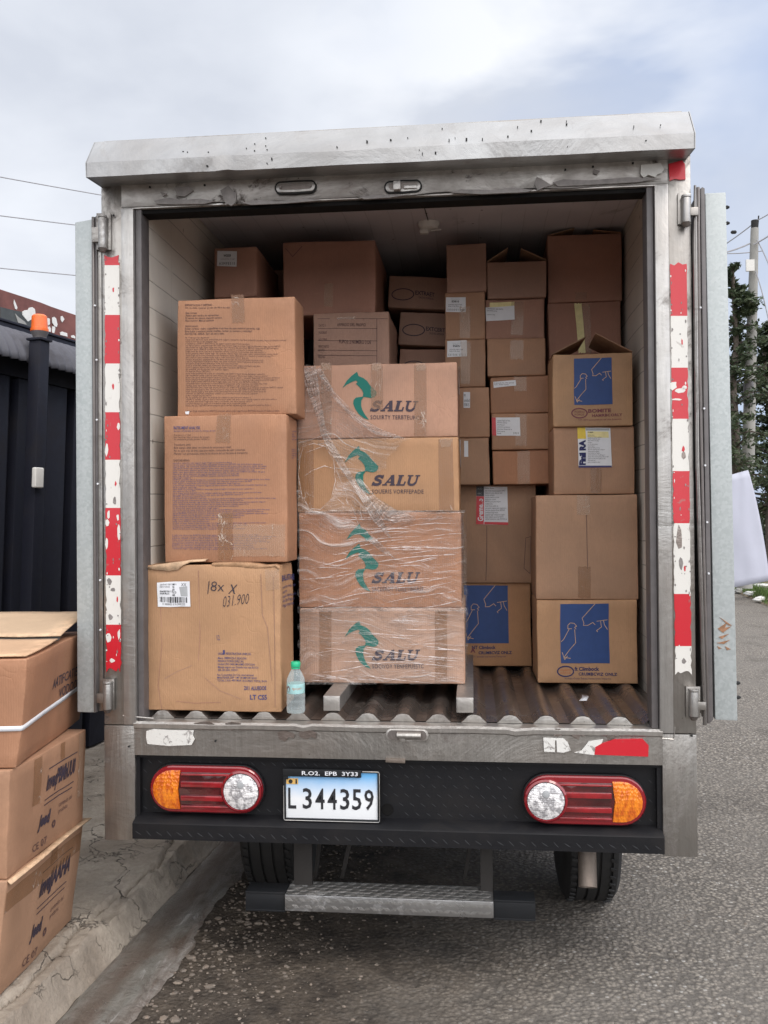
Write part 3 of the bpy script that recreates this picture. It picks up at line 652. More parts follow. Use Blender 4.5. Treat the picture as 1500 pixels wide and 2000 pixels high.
tb('latch_slot', 'steel_dark', lambda mb: mb.pp(oval(795, 1436, 38, 9.5, sk=.02), -.0172, -.012), parent=s_)
tb('number_lamp_hinge', 'exhaust_metal', lambda mb: mb.pp([(753, 1482), (791, 1484), (791, 1491), (753, 1489)], -.022, .0), .001)
for x, y in ((293, 366), (400, 362), (1158, 326), (1236, 319), (1104, 332), (222, 421), (1351, 1437), (252, 1458), (421, 1447)): tb('screw_head', 'foot_dark', lambda mb: mb.lathe([(.0035, 0), (.0035, -.003)], P(x, y, -.006), 8, ax='y'))
hole = P(757, 1581, .0295)
def marks_panel(mb):
    r = random.Random(2)
    def mark(c, du, dv, nrm, L, ang, wd=.0024, ht=.0012):
        a = du*math.cos(ang)+dv*math.sin(ang); b = nrm.cross(a)
        q = [c-a*L-b*wd*.2, c-a*L*.4-b*wd, c+a*L*.4-b*wd, c+a*L-b*wd*.1, c+a*L*.4+b*wd*.6, c-a*L*.4+b*wd*.6]
        mb.prism([x+nrm*.0001 for x in q], nrm*ht, 1)
    X, Z = Vector((1, 0, 0)), Vector((0, 0, 1))
    for i in range(48):
        for j in range(6):
            x = -.815+i*.0345+(j % 2)*.017; z = .519+j*.030
            if -.60-.2 < x < -.60+.24 and .52 < z < .665 and x > -.80: continue
            if .38 < x < .80 and .52 < z < .67: continue
            if -.36 < x < -.03 and .495 < z < .66: continue
            if abs(x-hole.x) < .03 and abs(z-hole.z) < .03: continue
            mark(Vector((x, .0298, z)), X, Z, Vector((0, -1, 0)), .0095, -.75+(.18*r.random()), .0014, .0008)
def marks_bumper(mb):
    r = random.Random(2)
    def mark(c, du, dv, nrm, L, ang, wd=.0024, ht=.0012):
        a = du*math.cos(ang)+dv*math.sin(ang); b = nrm.cross(a)
        q = [c-a*L-b*wd*.2, c-a*L*.4-b*wd, c+a*L*.4-b*wd, c+a*L-b*wd*.1, c+a*L*.4+b*wd*.6, c-a*L*.4+b*wd*.6]
        mb.prism([x+nrm*.0001 for x in q], nrm*ht, 1)
    X, Z = Vector((1, 0, 0)), Vector((0, 0, 1))
    for i in range(49):
        x = -.815+i*.034; mark(Vector((x, -.0301, .456)), X, Z, Vector((0, -1, 0)), .012, (-.8 if i % 2 else -.55), .0018, .001)
# black rear panel and bumper
tb('rear_panel', ['black_paint', 'black_tread'], lambda mb: (marks_panel(mb), mb.box((-.836, .030, .50), (.836, .045, .699)), mb.box((-.836, .010, .688), (.836, .030, .699)), mb.box((.822, .008, .50), (.836, .030, .688)), mb.box((-.836, .008, .50), (-.824, .030, .688))))
hole = P(757, 1581, .0295)
tb('panel_hole', 'underbody', lambda mb: mb.lathe([(.0195, -.0010), (.0175, -.0016), (.0170, .0), (.004, .001)], hole, 24, ax='y'))
def f(mb):
    pr_ = [(.030, .505), (-.026, .490), (-.030, .486), (-.030, .437), (-.02, .435), (-.02, .478), (.030, .496)]
    mb.prism([(-.8355, y, z) for y, z in pr_], (1.671, 0, 0))
    mb.box((-.80, -.018, .433), (.80, .02, .4365))
b_ = tb('bumper', ['black_paint', 'black_tread'], lambda mb: (f(mb), marks_bumper(mb)))
def tread(mb, n, X0, X1, fn, L, wd, step, rows):
    pass
# tail lights
def tail(cx, cy, side, sk):
    # side -1: amber on the left, reversing lens to the right; +1 mirrored
    c = P(cx, cy, .028); hw, hh = .187, .075
    def st(w_, h_, y, ox=0, n=14):
        pts = []
        for k in range(n+1): a = math.pi/2+k*math.pi/n; pts.append(Vector((c.x+ox-(w_-h_)+h_*math.cos(a), y, c.z+h_*math.sin(a))))
        for k in range(n+1): a = -math.pi/2+k*math.pi/n; pts.append(Vector((c.x+ox+(w_-h_)+h_*math.cos(a), y, c.z+h_*math.sin(a))))
        return pts
    t = tb('tail_light', 'lens_red_glass', lambda mb: mb.prism(st(hw, hh, -.004), (0, .032, 0)), .009, seg=3)
    tb('bezel', 'black_paint', lambda mb: mb.prism(st(hw+.004, hh+.004, .010), (0, .019, 0)), .003, parent=t)
    tb('reflector_bed', 'lens_red_dark', lambda mb: mb.prism([Vector((c.x+a, -.0052, c.z+b)) for a, b in ((-.095, -.056), (.095, -.056), (.095, .056), (-.095, .056))], (0, .004, 0)), .001, parent=t)
    tb('lens_rib', 'lens_red', lambda mb: [mb.box((c.x-.081, -.012, c.z+z-h_/2), (c.x+.081, -.005, c.z+z+h_/2)) for z, h_ in ((.050, .006), (.0185, .017), (-.026, .016), (-.053, .006))], .0018, parent=t)
    # amber segment
    def am(mb):
        h_ = hh-.013; w_ = hw-.012; x0 = side*(.083)
        pts = []
        for k in range(13):
            a = -math.pi/2+k*math.pi/12; pts.append(Vector((c.x+side*((w_-h_)+h_*math.cos(a)), -.010, c.z+h_*math.sin(a))))
        pts += [Vector((c.x+x0, -.010, c.z+h_)), Vector((c.x+x0+side*.008, -.010, c.z)), Vector((c.x+x0, -.010, c.z-h_))]
        mb.prism(pts, (0, .008, 0))
    tb('amber_lens', 'lens_amber', am, .0025, parent=t)
    cc = Vector((c.x-side*(hw-.012-.056), 0, c.z))
    tb('lens_ring', 'lens_red_glass', lambda mb: mb.lathe([(.0675, -.004), (.066, -.014), (.060, -.018), (.0575, -.014), (.0575, -.004)], cc, 36, ax='y'), parent=t)
    tb('clear_lens', 'lens_clear', lambda mb: mb.lathe([(.0570, -.008), (.0565, -.0165), (.046, -.0205), (.030, -.023), (.012, -.0245), (.004, -.0246)], cc, 36, ax='y'), parent=t)
    tb('bulb', 'label_grey', lambda mb: mb.lathe([(.012, -.0240), (.011, -.0262), (.006, -.0275)], cc+Vector((0, 0, .024)), 16, ax='y'), parent=t)
tail(407.5, 1537, -1, .02); tail(1139.5, 1558, 1, .02)
# licence plate
pc = P(647.5, 1554, .0)
pl = tb('licence_plate', 'plate_face', lambda mb: mb.box((-.152+pc.x, .002, -.078+pc.z), (.152+pc.x, .006, .078+pc.z)), .0008, org=pc-Vector((0, 0, .078)))
pl.location = pc-Vector((0, 0, .078)); PO = pc-Vector((0, 0, .078)); ORG[pl.name] = PO
def f(mb):
    o = [(-.155, -.082), (.155, -.082), (.155, .082), (-.155, .082)]; i_ = [(-.1475, -.0735), (.1475, -.0735), (.1475, .0745), (-.1475, .0745)]
    for k in range(4):
        a, b, c_, d = o[k], o[(k+1) % 4], i_[(k+1) % 4], i_[k]; mb.prism([Vector((pc.x+x, -.003, pc.z+z)) for x, z in (a, b, c_, d)], (0, .006, 0))
    mb.box((pc.x-.156, -.006, pc.z+.060), (pc.x+.096, -.001, pc.z+.0835)); mb.box((pc.x-.150, -.0045, pc.z+.050), (pc.x-.139, -.001, pc.z+.062))
tb('plate_frame', 'tube_black', f, .0012, parent=pl)
tb('frame_trim', 'steel_bright', lambda mb: [mb.tube([Vector((pc.x+x, -.0042, pc.z+z)) for x, z in q], .0014, 6) for q in (((.1, .079), (.151, .079), (.154, .074), (.154, -.076), (.150, -.080), (-.150, -.080), (-.154, -.076), (-.154, .03)),)], parent=pl)
def ptext(txt, x0, z0, x1, z1, mt, y, **k):
    vs, fs = font_verts(txt, **k); mb = MB(); mb.add([Vector((pc.x+x0+(x1-x0)*a, y, pc.z+z0+(z1-z0)*b)) for a, b in vs], fs)
    mb.build('plate_characters', mt, pl, fix=False)
ptext('R.O2.  EPB  3Y33', -.094, .0655, .086, .0785, 'label_white', -.0072, bold=.015)
for i, ch in enumerate('L344359'):
    x0 = (-.1405, -.0935, -.0525, -.0130, .0275, .0660, .1050)[i]; ptext(ch, x0, -.0445, x0+(.026 if i == 0 else .030), .022, 'plate_ink', .0008, bold=.012)
tb('plate_emblem', ['plate_gold', 'foot_dark'], lambda mb: (mb.box((pc.x-.146, .0004, pc.z+.034), (pc.x-.108, .002, pc.z+.052)), mb.lathe([(.0065, 0), (.0065, -.0012)], Vector((pc.x-.132, .0002, pc.z+.0425)), 14, 1, 'y'), mb.box((pc.x-.116, -.0008, pc.z+.036), (pc.x-.111, .0003, pc.z+.050), 1)), parent=pl)
# rear step
SZ = .262
a_, b_2 = P(556, 1739, -.0), P(964, 1756, -.0)
def f(mb): mb.box((a_.x, .0, SZ-.052), (b_2.x, .112, SZ)); 
st_ = tb('rear_step', 'aluminium', f, .003)
def f(mb):
    def grp(c, u, v, nrm, flip):
        for k in range(4):
            o = c+u*((k-1.5)*.0042)+(v*((k-1.5)*.0042*(1 if flip else -1)))*0
            d = (u+v*(1 if flip else -1)).normalized(); e = nrm.cross(d)*.0009; L = .0085
            mb.prism([o-d*L+nrm*.0001, o-e+nrm*.0001, o+d*L+nrm*.0001, o+e+nrm*.0001], nrm*.0011)
    X, Y, Z = Vector((1, 0, 0)), Vector((0, 1, 0)), Vector((0, 0, 1)); n = int((b_2.x-a_.x)/.021)
    for i in range(n):
        x = a_.x+.014+i*.021
        for j in range(5): grp(Vector((x, .012+j*.022, SZ)), X, Y, Z, (i+j) % 2)
        for j in range(2): grp(Vector((x, .0, SZ-.015-j*.022)), X, Z, Vector((0, -1, 0)), (i+j) % 2)
tb('chequer_pattern', 'steel_bright', f, parent=st_, fix=False)
L, R2 = P(482, 1722, .03).x, P(1045, 1744, .03).x
for x0, x1 in ((L, a_.x-.001), (b_2.x+.001, R2)):
    def f(mb):
        mb.box((x0, .012, SZ-.062), (x1, .085, SZ-.055)); mb.box((x0, .012, SZ-.055), (x1, .018, SZ-.006)); mb.box((x0, .079, SZ-.055), (x1, .085, SZ-.006)); mb.box((x0, .012, SZ-.006), (x1, .085, SZ+.001))
        mb.box((x0+.003, .0185, SZ-.0545), (x0+.006, .0785, SZ-.0065))
    tb('step_tube', 'tube_black', f, .0015, parent=st_)
[tb('step_bracket', 'bracket_black', lambda mb: mb.box((P(x0, 1690, .10).x, .075, SZ-.01), (P(x1, 1690, .10).x, .098, .47)), .001, parent=st_) for x0, x1 in ((577, 612), (938, 962))]
[tb('step_brace', 'bracket_black', lambda mb: mb.prism([P(x+dx, 1640, .22), P(x+dx+9, 1640, .22), P(x+7, 1716, .22), P(x, 1716, .22)], (0, .02, 0)), parent=st_) for x, dx in ((612, 8), (664, 16), (904, 12))]
# underbody
def f(mb):
    for x in (-.36, .36): mb.box((x-.03, .06, .47), (x+.03, TL, .60))
    for y in (.35, 1.1, 1.9, 2.7): mb.box((-.80, y, .60), (.80, y+.05, .66))
    mb.box((-.82, .05, .66), (.82, TL, .70)); mb.tube([(-.62, .72, .34), (.62, .72, .34)], .045, 12); mb.lathe([(.10, -.08), (.13, 0), (.10, .08)], (0, .72, .34), 16, ax='y')
    mb.box((-.62, .10, .40), (.62, .14, .47))
tb('chassis', 'underbody', f)
for sx in (-1, 1): tb('leaf_spring', 'exhaust_metal', lambda mb: [mb.tube([(sx*.42, .22+.08*k, .44-.012*k), (sx*.42, .72, .385-.014*k), (sx*.42, 1.22-.08*k, .44-.012*k)], .012, 6) for k in range(4)]); tb('shock_absorber', 'steel_dark', lambda mb: mb.tube([(sx*.30, .62, .34), (sx*.27, .50, .58)], .025, 10))
tb('brake_hose', 'tyre_rubber', lambda mb: mb.tube([(-.3, .3, .55), (-.2, .28, .42), (-.05, .35, .38), (.08, .5, .43), (.2, .6, .40)], .008, 6))
def wheel(x0, x1, Yc, rr=.335):
    prof = []; wd = x1-x0; grooves = (.2, .4, .6, .8)
    prof = [(rr*.58, .0), (rr*.80, -.004), (rr*.93, .004), (rr*.985, .018)]
    for g in grooves: prof += [(rr, wd*g-.005), (rr-.010, wd*g-.0035), (rr-.010, wd*g+.0035), (rr, wd*g+.005)]
    prof += [(rr*.985, wd-.018), (rr*.93, wd-.004), (rr*.80, wd+.004), (rr*.58, wd)]
    wr = thing_part('wheel', (x0, Yc, rr))
    mb = MB(); mb.lathe(prof, (x0, Yc, rr), 56, ax='x')
    for k in range(56):
        a = k*2*math.pi/56; 
        for q in (.02, wd-.045):
            mb.prism([Vector((x0+q+dx, Yc+(rr+.0005)*math.cos(a+da), rr+(rr+.0005)*math.sin(a+da))) for dx, da in ((0, 0), (.02, .02), (.02, .055), (0, .035))], (0, .006*math.cos(a), .006*math.sin(a)))
    mb.build('tyre', 'tyre_rubber', wr, smooth=30)
    mb = MB(); mb.lathe([(rr*.57, .02), (rr*.55, wd*.5), (rr*.30, wd*.42), (rr*.12, wd*.35)], (x0, Yc, rr), 32, ax='x'); mb.build('rim', 'steel_dark', wr)
def thing_part(name, loc):
    o = bpy.data.objects.new(name, None); link(o, truck, Vector(loc)); return o
xL = P(467, 1650, .42).x; xR = P(1217, 1690, .42).x
wheel(xL, xL+.22, .72); wheel(xR-.20, xR, .72)
def f(mb):
    for x0, x1 in ((xL+.02, xL+.40), (xR-.39, xR+.045)): mb.prism([(x0, .31, .40), (x0+.01, .29, .46), (x0, .45, .66), (x0, 1.05, .67), (x0, 1.05, .655), (x0, .47, .645), (x0, .34, .44)], (x1-x0, 0, 0))
tb('mudguard', 'underbody', f)
tb('spare_wheel', 'tyre_rubber', lambda mb: mb.lathe([(.20, .40), (.27, .39), (.29, .43), (.29, .50), (.25, .55), (.10, .55)], (.03, .95, .0), 36), smooth=40)
ex0, ex1 = P(1146, 1640, .14), P(1148, 1733, .075)
def f(mb):
    d = (ex1-ex0).normalized(); q = ex0-d*.25+Vector((0, .25, .02)); path = [q+Vector((0, .5, .02)), q, ex0-d*.06, ex0, ex1]; n = 20
    mb.tube(path, .029, n, cap=False); 
    base = len(mb.v)-n; a = ex1; inner = [mb.v[base+k]+(a-mb.v[base+k])*.10 for k in range(n)]; deep = [p-d*.05 for p in inner]
    mb.add([mb.v[base+k] for k in range(n)]+inner+deep, [[k, (k+1) % n, (k+1) % n+n, k+n] for k in range(n)]+[[k+n, (k+1) % n+n, (k+1) % n+2*n, k+2*n] for k in range(n)]+[[k+2*n for k in range(n)]])
tb('exhaust_pipe', 'exhaust_metal', f, fix=False)
# folded-back doors
def door(px, top, bot, sx, name='rear_door'):
    # px: four picture points of the end face TL TR BR BL
    L = .83; mb = MB(); q = [P(x, y, .0) for x, y in px]; mb.prism(q, (.012 if sx < 0 else .035, L, 0)); o = mb.build(name, 'galvanised', truck, bevel=.004)
    return o
dl = door([(146, 434), (184, 427), (187, 1392), (151, 1391)], 0, 0, -1)
tb('door_gasket', ['gasket', 'steel_dark', 'steel'], lambda mb: (mb.prism([P(x, y, -.004) for x, y in ((184.5, 424), (189, 421), (191, 1390), (187.5, 1392))], (-.03, .78, 0)), mb.tube([P(182, 424, -.006), P(184, 900, -.006), P(187, 1390, -.006)], .0055, 8, 1), mb.prism([P(x, y, .002) for x, y in ((190, 430), (198, 428), (202, 1388), (192, 1389))], (0, .03, 0), 2)), .001, parent=dl)
for x, y in ((186, 597), (189, 703), (189.5, 820), (191.5, 945), (196, 1133), (196.5, 1230)): tb('door_rivet', 'label_white', lambda mb: mb.lathe([(.0035, 0), (.003, -.004)], P(x, y, -.010), 10, ax='y'), parent=dl)
dr = door([(1377, 377), (1418, 375), (1441, 1408), (1397, 1406)], 0, 0, 1)
tb('door_gasket', ['gasket', 'steel_dark', 'steel'], lambda mb: (
    mb.prism([P(x, y, -.008) for x, y in ((1368, 368), (1372, 365), (1376.5, 368), (1393, 1406), (1387, 1412), (1384, 1404))], (.03, .78, 0)),
    mb.tube([P(1357.5, 362, -.012), P(1357.5, 470, -.010), P(1362, 900, -.010), P(1377, 1416, -.010)], .0065, 8, 2, rr=[.004, .0075, .0065, .0065]),
    mb.tube([P(1363.5, 366, -.006), P(1366, 700, -.006), P(1376, 1150, -.006), P(1383, 1412, -.006)], .0055, 8, 1),
    mb.prism([P(x, y, .004) for x, y in ((1358, 470), (1368, 466), (1386, 1400), (1374, 1402))], (0, .03, 0), 2)), .001, parent=dr)
for x, y in ((1368, 601), (1375, 798), (1377, 909), (1381, 1020), (1384, 1120)): tb('door_rivet', 'label_white', lambda mb: mb.lathe([(.0035, 0), (.003, -.004)], P(x, y, -.014), 10, ax='y'), parent=dr)
for x, y in ((1418, 405), (1418.5, 436), (1439, 1334), (1440, 1362)): tb('rubber_stop', 'foot_dark', lambda mb: mb.lathe([(.005, -.012), (.006, .004), (.003, .010)], P(x, y, .006), 8, ax='x'), parent=dr)
tb('rust_scratch', 'rust', lambda mb: [mb.pp(q, -.0022, .004) for q in ([(1402, 1228), (1420, 1216), (1416, 1226), (1428, 1224), (1412, 1236)], [(1404, 1244), (1424, 1238), (1410, 1248)], [(1400, 1256), (1426, 1250), (1414, 1258)], [(1401, 1262), (1410, 1266), (1404, 1268)], [(1416, 1262), (1428, 1268), (1420, 1270)], [(1405, 1205), (1430, 1222), (1424, 1222)])], parent=dr)
# hinges
def hinge(x0, y0, x1, y1, cx, side):
    h = tb('hinge', 'steel', lambda mb: mb.pp([(x0, y0), (x1, y0), (x1, y1), (x0, y1)], -.010, -.001), .002)
    c0, c1 = P(cx, y0+10, -.024), P(cx, y1-3, -.024)
    tb('hinge_barrel', 'steel_bright', lambda mb: (mb.tube([c0, c1], .0135, 16), mb.tube([c0+Vector((0, 0, .008)), c0+Vector((0, 0, .001))], .015, 16)), .001, parent=h)
    tb('hinge_pin', 'steel_dark', lambda mb: mb.tube([c1-Vector((0, 0, .001)), c1-Vector((0, 0, .012))], .010, 12, rr=[.0145, .008]), parent=h)
    tb('hinge_leaf', 'steel', lambda mb: mb.box((min(c0.x, c0.x+side*.035), -.030, c1.z+.02), (max(c0.x, c0.x+side*.035), -.018, c0.z-.03)), .002, parent=h)
hinge(188, 416, 216, 488, 200, -1); hinge(199, 1326, 223, 1388, 210, -1); hinge(1324, 377, 1350, 438, 1340, 1); hinge(1340, 1341, 1368, 1402, 1355, 1)
# conspicuity tape
def tape(xa, xb, segs, lean, flecks):
    r = random.Random(int(xa))
    def X(x, y): return x+lean*(y-500)
    def f(mb):
        for i, (y0, y1, m) in enumerate(segs):
            n = max(2, int((y1-y0)/9)); last = i == len(segs)-1
            L = [(X(xa, y0+(y1-y0)*k/n)+(r.uniform(-1, 2.2) if r.random() < .45 else 0), y0+(y1-y0)*k/n) for k in range(n+1)]
            Rr = [(X(xb, y0+(y1-y0)*k/n)-(r.uniform(-1, 2.5) if r.random() < .4 else 0), y0+(y1-y0)*k/n) for k in range(n+1)]
            bot = [(X(xa+(xb-xa)*k/6, y1)+0, y1-r.uniform(0, 9)) for k in range(1, 6)] if last else []
            top = [(X(xb+(xa-xb)*k/4, y0), y0+r.uniform(-3, 5)) for k in range(1, 4)] if i == 0 else []
            mb.pp(L+bot+list(reversed(Rr))+top, -.0036, -.0005, m)
        for cx, cy, a, b, m in flecks:
            n = 7; mb.pp([(X(cx, cy)+a*math.cos(k*2*math.pi/n)*r.uniform(.6, 1.25), cy+b*math.sin(k*2*math.pi/n)*r.uniform(.6, 1.25)) for k in range(n)], -.0041, -.0037, m)
        for _ in range(60):
            cy = r.uniform(segs[0][0]+8, segs[-1][1]-8); cx = xa+(2 if r.random() < .5 else xb-xa-2)*1+r.uniform(-1.5, 1.5) if r.random() < .7 else r.uniform(xa+2, xb-2); n = 5; a, b = r.uniform(.6, 1.8), r.uniform(1, 4)
            mb.pp([(X(cx, cy)+a*math.cos(k*2*math.pi/n), cy+b*math.sin(k*2*math.pi/n)*r.uniform(.6, 1.3)) for k in range(n)], -.0044, -.0042, r.choice((2, 2, 1)))
    return tb('reflective_tape', ['tape_red', 'tape_white', 'worn_grey', 'steel_floor'], f)
tape(204, 233, [(498, 518, 0), (518, 615, 1), (615, 710, 0), (710, 805, 1), (805, 898, 0), (898, 992, 1), (992, 1124, 0), (1124, 1220, 1), (1220, 1313, 0)], .0042,
     [(221, 566, 2, 5, 0), (220, 755, 2.4, 6, 0), (230, 832, 3, 8, 1), (207, 878, 4, 13, 1), (224, 945, 2, 5, 0), (222, 978, 3.5, 8, 2), (230, 1040, 4, 16, 1), (206, 1060, 3, 12, 1), (210, 1005, 3, 10, 1), (211, 1136, 5, 8, 2), (218, 1152, 5, 5, 2), (226, 1171, 2, 6, 0), (212, 1205, 5, 7, 2), (208, 1245, 6, 12, 1), (229, 1238, 3, 10, 1), (216, 1290, 7, 4, 1), (207, 1020, 4, 8, 1), (228, 1010, 3, 6, 1)])
tape(1308.5, 1341, [(515, 617, 0), (617, 718, 1), (718, 818, 0), (818, 920, 1), (920, 1022, 0), (1022, 1160, 1), (1160, 1262, 0), (1262, 1318, 1)], .0125,
     [(1330, 668, 2.2, 6, 0), (1312, 752, 9, 9, 1), (1324, 762, 12, 5, 1), (1334, 756, 6, 4, 1), (1318, 780, 10, 2.5, 1), (1330, 878, 3, 7, 0), (1331, 890, 5, 9, 3), (1320, 1052, 8, 24, 3), (1322, 1100, 5, 15, 2), (1330, 1110, 2, 7, 0), (1326, 1292, 4, 6, 2)])
tb('reflective_tape', 'tape_red', lambda mb: mb.pp([(1306, 320), (1314, 318), (1332, 313), (1338, 320), (1339, 350), (1328, 351), (1318, 349), (1308, 353)], -.0045, -.0005))
tb('loose_cable', 'steel_bright', lambda mb: mb.tube([P(1359, 500, .02), P(1357, 700, .02), P(1360, 900, .02)], .0012, 5))
# dome lamp under the ceiling
lp = P(838, 484, .78)
dl_ = tb('ceiling_lamp', 'white_plastic', lambda mb: mb.lathe([(.045, 0), (.044, -.012), (.036, -.024), (.020, -.028)], (lp.x, lp.y, ZC-.001), 24))
tb('lamp_switch', 'white_plastic', lambda mb: (mb.box((lp.x-.036, lp.y-.012, ZC-.044), (lp.x-.002, lp.y+.012, ZC-.029)), mb.tube([(lp.x+.01, lp.y-.01, ZC-.034), (lp.x+.05, lp.y-.02, ZC-.036)], .003, 6)), .002, parent=dl_)
tb('lamp_wire', 'foot_dark', lambda mb: mb.tube([(lp.x, lp.y-.02, ZC-.004), (lp.x-.02, .35, ZC-.003), (lp.x-.03, .06, ZC-.003)], .0016, 5), parent=dl_)
# ------------------------------------------------------------------ cartons in the truck
GB = 'cardboard boxes stacked in the truck'
def salu(B, dx, dy, sub, cut=False, extra=False):
    def q(x, y): return (560+(x+dx)*.34, 680+(y+dy)*.34)
    logo = [(320, 230), (345, 188), (372, 160), (405, 135), (412, 160), (440, 172), (462, 190), (480, 216), (500, 235), (515, 252), (512, 270), (500, 282), (482, 287), (450, 281), (441, 281), (428, 300), (426, 330), (432, 355), (446, 382), (470, 413), (440, 402), (412, 380), (392, 350), (381, 318), (384, 298), (398, 284), (436, 279), (440, 262), (432, 240), (416, 222), (398, 206), (408, 196), (398, 186), (372, 196), (345, 210)]
    B.poly([q(*p) for p in logo], 'printed_logo', 'ink_green', off=.0016)
    if extra:
        part_ = [(322, 122), (346, 84), (372, 56), (400, 30), (408, 52), (434, 66), (452, 88), (478, 118), (440, 128), (425, 108), (398, 90), (368, 92)]
        B.poly([q(x+8, y-8) for x, y in part_], 'printed_logo', 'ink_green', off=.0016)
    mb = MB(); H, x0 = 62.0, 476
    def st(pts, wd):
        for i in range(len(pts)-1):
            a, b = Vector(pts[i]), Vector(pts[i+1]); n = (b-a).normalized(); m = Vector((-n.y, n.x))*wd/2; e = n*wd*.08
            qs = [a-m-e, b-m+e, b+m+e, a+m-e]
            mb.add([B.put(*B.loc(*q(x0+x+(y)*.28, 364-y)), 'f', .0016+len(mb.f)*1e-6) for x, y in qs], [[0, 1, 2, 3]])
    import math as m_
    # S
    S_ = [(50, 46), (44, 52), (32, 55), (19, 54), (11, 47), (12, 39), (22, 34), (36, 29), (45, 22), (44, 12), (34, 6.5), (20, 6), (9, 9), (3, 16)]
    st(S_, 15.5); st([(50, 40), (51, 62)], 7); st([(2, 0), (4, 22)], 7)
    # A
    st([(72, 4), (103, 58)], 9); st([(103, 60), (118, 4)], 19); st([(82, 20), (116, 20)], 8); st([(60, 4), (86, 4)], 8); st([(102, 4), (132, 4)], 8)
    # L
    st([(152, 4), (152, 58)], 19); st([(138, 58), (168, 58)], 8); st([(138, 4.5), (188, 4.5)], 9); st([(184, 4), (186, 24)], 9)
    # U
    st([(207, 58), (207, 20), (212, 9), (226, 5), (240, 8), (247, 18)], 14); st([(249, 58), (249, 18)], 10); st([(193, 58), (223, 58)], 8); st([(236, 58), (262, 58)], 8)
    mb.build('printed_name', 'ink_dark', B.o, B.org, fix=False)
    x, y = q(478, 386); x2, y2 = q(775, 410); B.text(sub, x, y, x2, y2, 'ink_dark', bold=.004, space=1.1)
def tapev(B, x0, x1, y0, y1, mt='packing_tape', jag=.004, off=.0022, name='packing_tape', sk=0): return B.patch([(x0, y0), (x1, y0), (x1+sk, y1), (x0+sk, y1)], name, mt, jag=jag, off=off)
# left column
b1 = pbox(287, 548, 1104, 1389, .045, .20, 'cardboard_orange', 'battered orange-tan carton with handwriting and a white barcode label, beside the water bottle', amp=.0045, seed=3.3)
b2 = pbox(322, 560, 811, 1093, .075, .175, 'cardboard_tan', 'large carton covered in fine blue print, middle of the left column, under the brown-printed one', zb=b1.zt+.008, seed=5.1)
b3 = pbox(347, 577, 582, 808, .10, .155, 'cardboard_tan', 'large carton covered in fine dark-brown print, top of the left column', zb=b2.zt+.002, seed=6.2)
b1.text('|8x', 407, 1135, 440, 1160, 'pen', shear=.1, bold=-.012); b1.text('x', 448, 1140, 466, 1158, 'pen', shear=.4, bold=-.012); b1.text('031.900', 438, 1163, 488, 1184, 'pen', shear=.25, sk=-6, bold=-.014)
lb = b1.patch([(306, 1138), (371, 1136), (372, 1185), (307, 1187)], 'barcode_label', 'label_white', off=.0024)
b1.text('SAIUDAD FAR 5 DE R\nINEN CALAZ', 312, 1141, 345, 1149, 'ink_dark', parent=lb, off=.0030)
b1.text('EXADES PAR 1 X\nNOM PRO 5', 312, 1155, 338, 1163, 'plate_ink', parent=lb, off=.0030, bold=.03); b1.text('XX', 354, 1140, 364, 1146, 'plate_ink', parent=lb, off=.0030)
b1.text('88\n96\n8X\nGCD\n083', 337, 1141, 345, 1166, 'plate_ink', parent=lb, off=.0031, bold=.02)
b1.poly([(350, 1148), (366, 1146), (367, 1166), (354, 1166)], 'label_block', 'label_grey', parent=lb, off=.0030)
mb = MB(); x = 312.0
while x < 366: wd = rnd.choice((.8, .8, 1.6, 2.4)); b1.line(mb, [(x, 1168), (x, 1177.5)], wd, off=.0031); x += wd+rnd.choice((.8, 1.2, 2))
mb.build('barcode', 'plate_ink', lb, b1.org, fix=False); b1.text('12 30000021 II 74 29002202', 316, 1179, 362, 1183, 'plate_ink', parent=lb, off=.0030)
b1.text('USO 38 REGISTRATIVA UNICOS', 427, 1275, 491, 1279.5, 'ink_blue', bold=.01); b1.text('Marca  EMBRAZA E EDICION\nPRODUCTORES ESPECIAL\nUnidad USO 3400 MAXIMO EDICION\nManejo seguro san Daniela mas caja 8.5 E II\nSER. EN 20X, DEDO', 427, 1284, 504, 1312, 'ink_blue', bold=.006)
b1.text('Pais Comunidad De Caja internacional\nMANTENER DEP 1.MF 08 IMPORTADO\nTOTAL 5 KILI 48X MAX 1KO PESO TOTAL Bruto', 425, 1317, 520, 1332, 'ink_blue', bold=.006)
b1.text('2X1 ALUEDOE', 476, 1340, 519, 1348, 'ink_blue', bold=.02); b1.text('LT CS5', 487, 1357, 520, 1367, 'ink_blue', bold=.03); b1.text('12', 424, 1240, 431, 1250, 'ink_blue', shear=-.3); b1.text('J', 434, 1270, 441, 1279, 'ink_blue', bold=.05)
b1.text('BALUSTARE', 551, 1125, 574, 1137, 'ink_blue', face='r', bold=.02, sk=-4); b1.text(lorem(5, 14, 20, 4), 551, 1146, 578, 1190, 'ink_blue', face='r', sk=-8)
def crumpled(B, name, pts, y1, mt='cardboard_pale'):
    mb = MB(); lo = [B.W((B.loc(x, ya)[0], -.004-.004*noise.noise(Vector((x*.1, 1, 1))), B.loc(x, ya)[1])) for x, ya, yb in pts]; hi = [B.W((B.loc(x, yb)[0], -.002, B.loc(x, yb)[1])) for x, ya, yb in pts]
    n = len(pts); off = Vector((0, .03, .002)); bk = [p+off for p in hi]; mb.add(lo+hi+bk, [[i, i+1, n+i+1, n+i] for i in range(n-1)]+[[n+i, n+i+1, 2*n+i+1, 2*n+i] for i in range(n-1)])
    o = mb.build(name, mt, B.o, B.org, fix=False, smooth=60); mod = o.modifiers.new('s', 'SOLIDIFY'); mod.thickness = .003
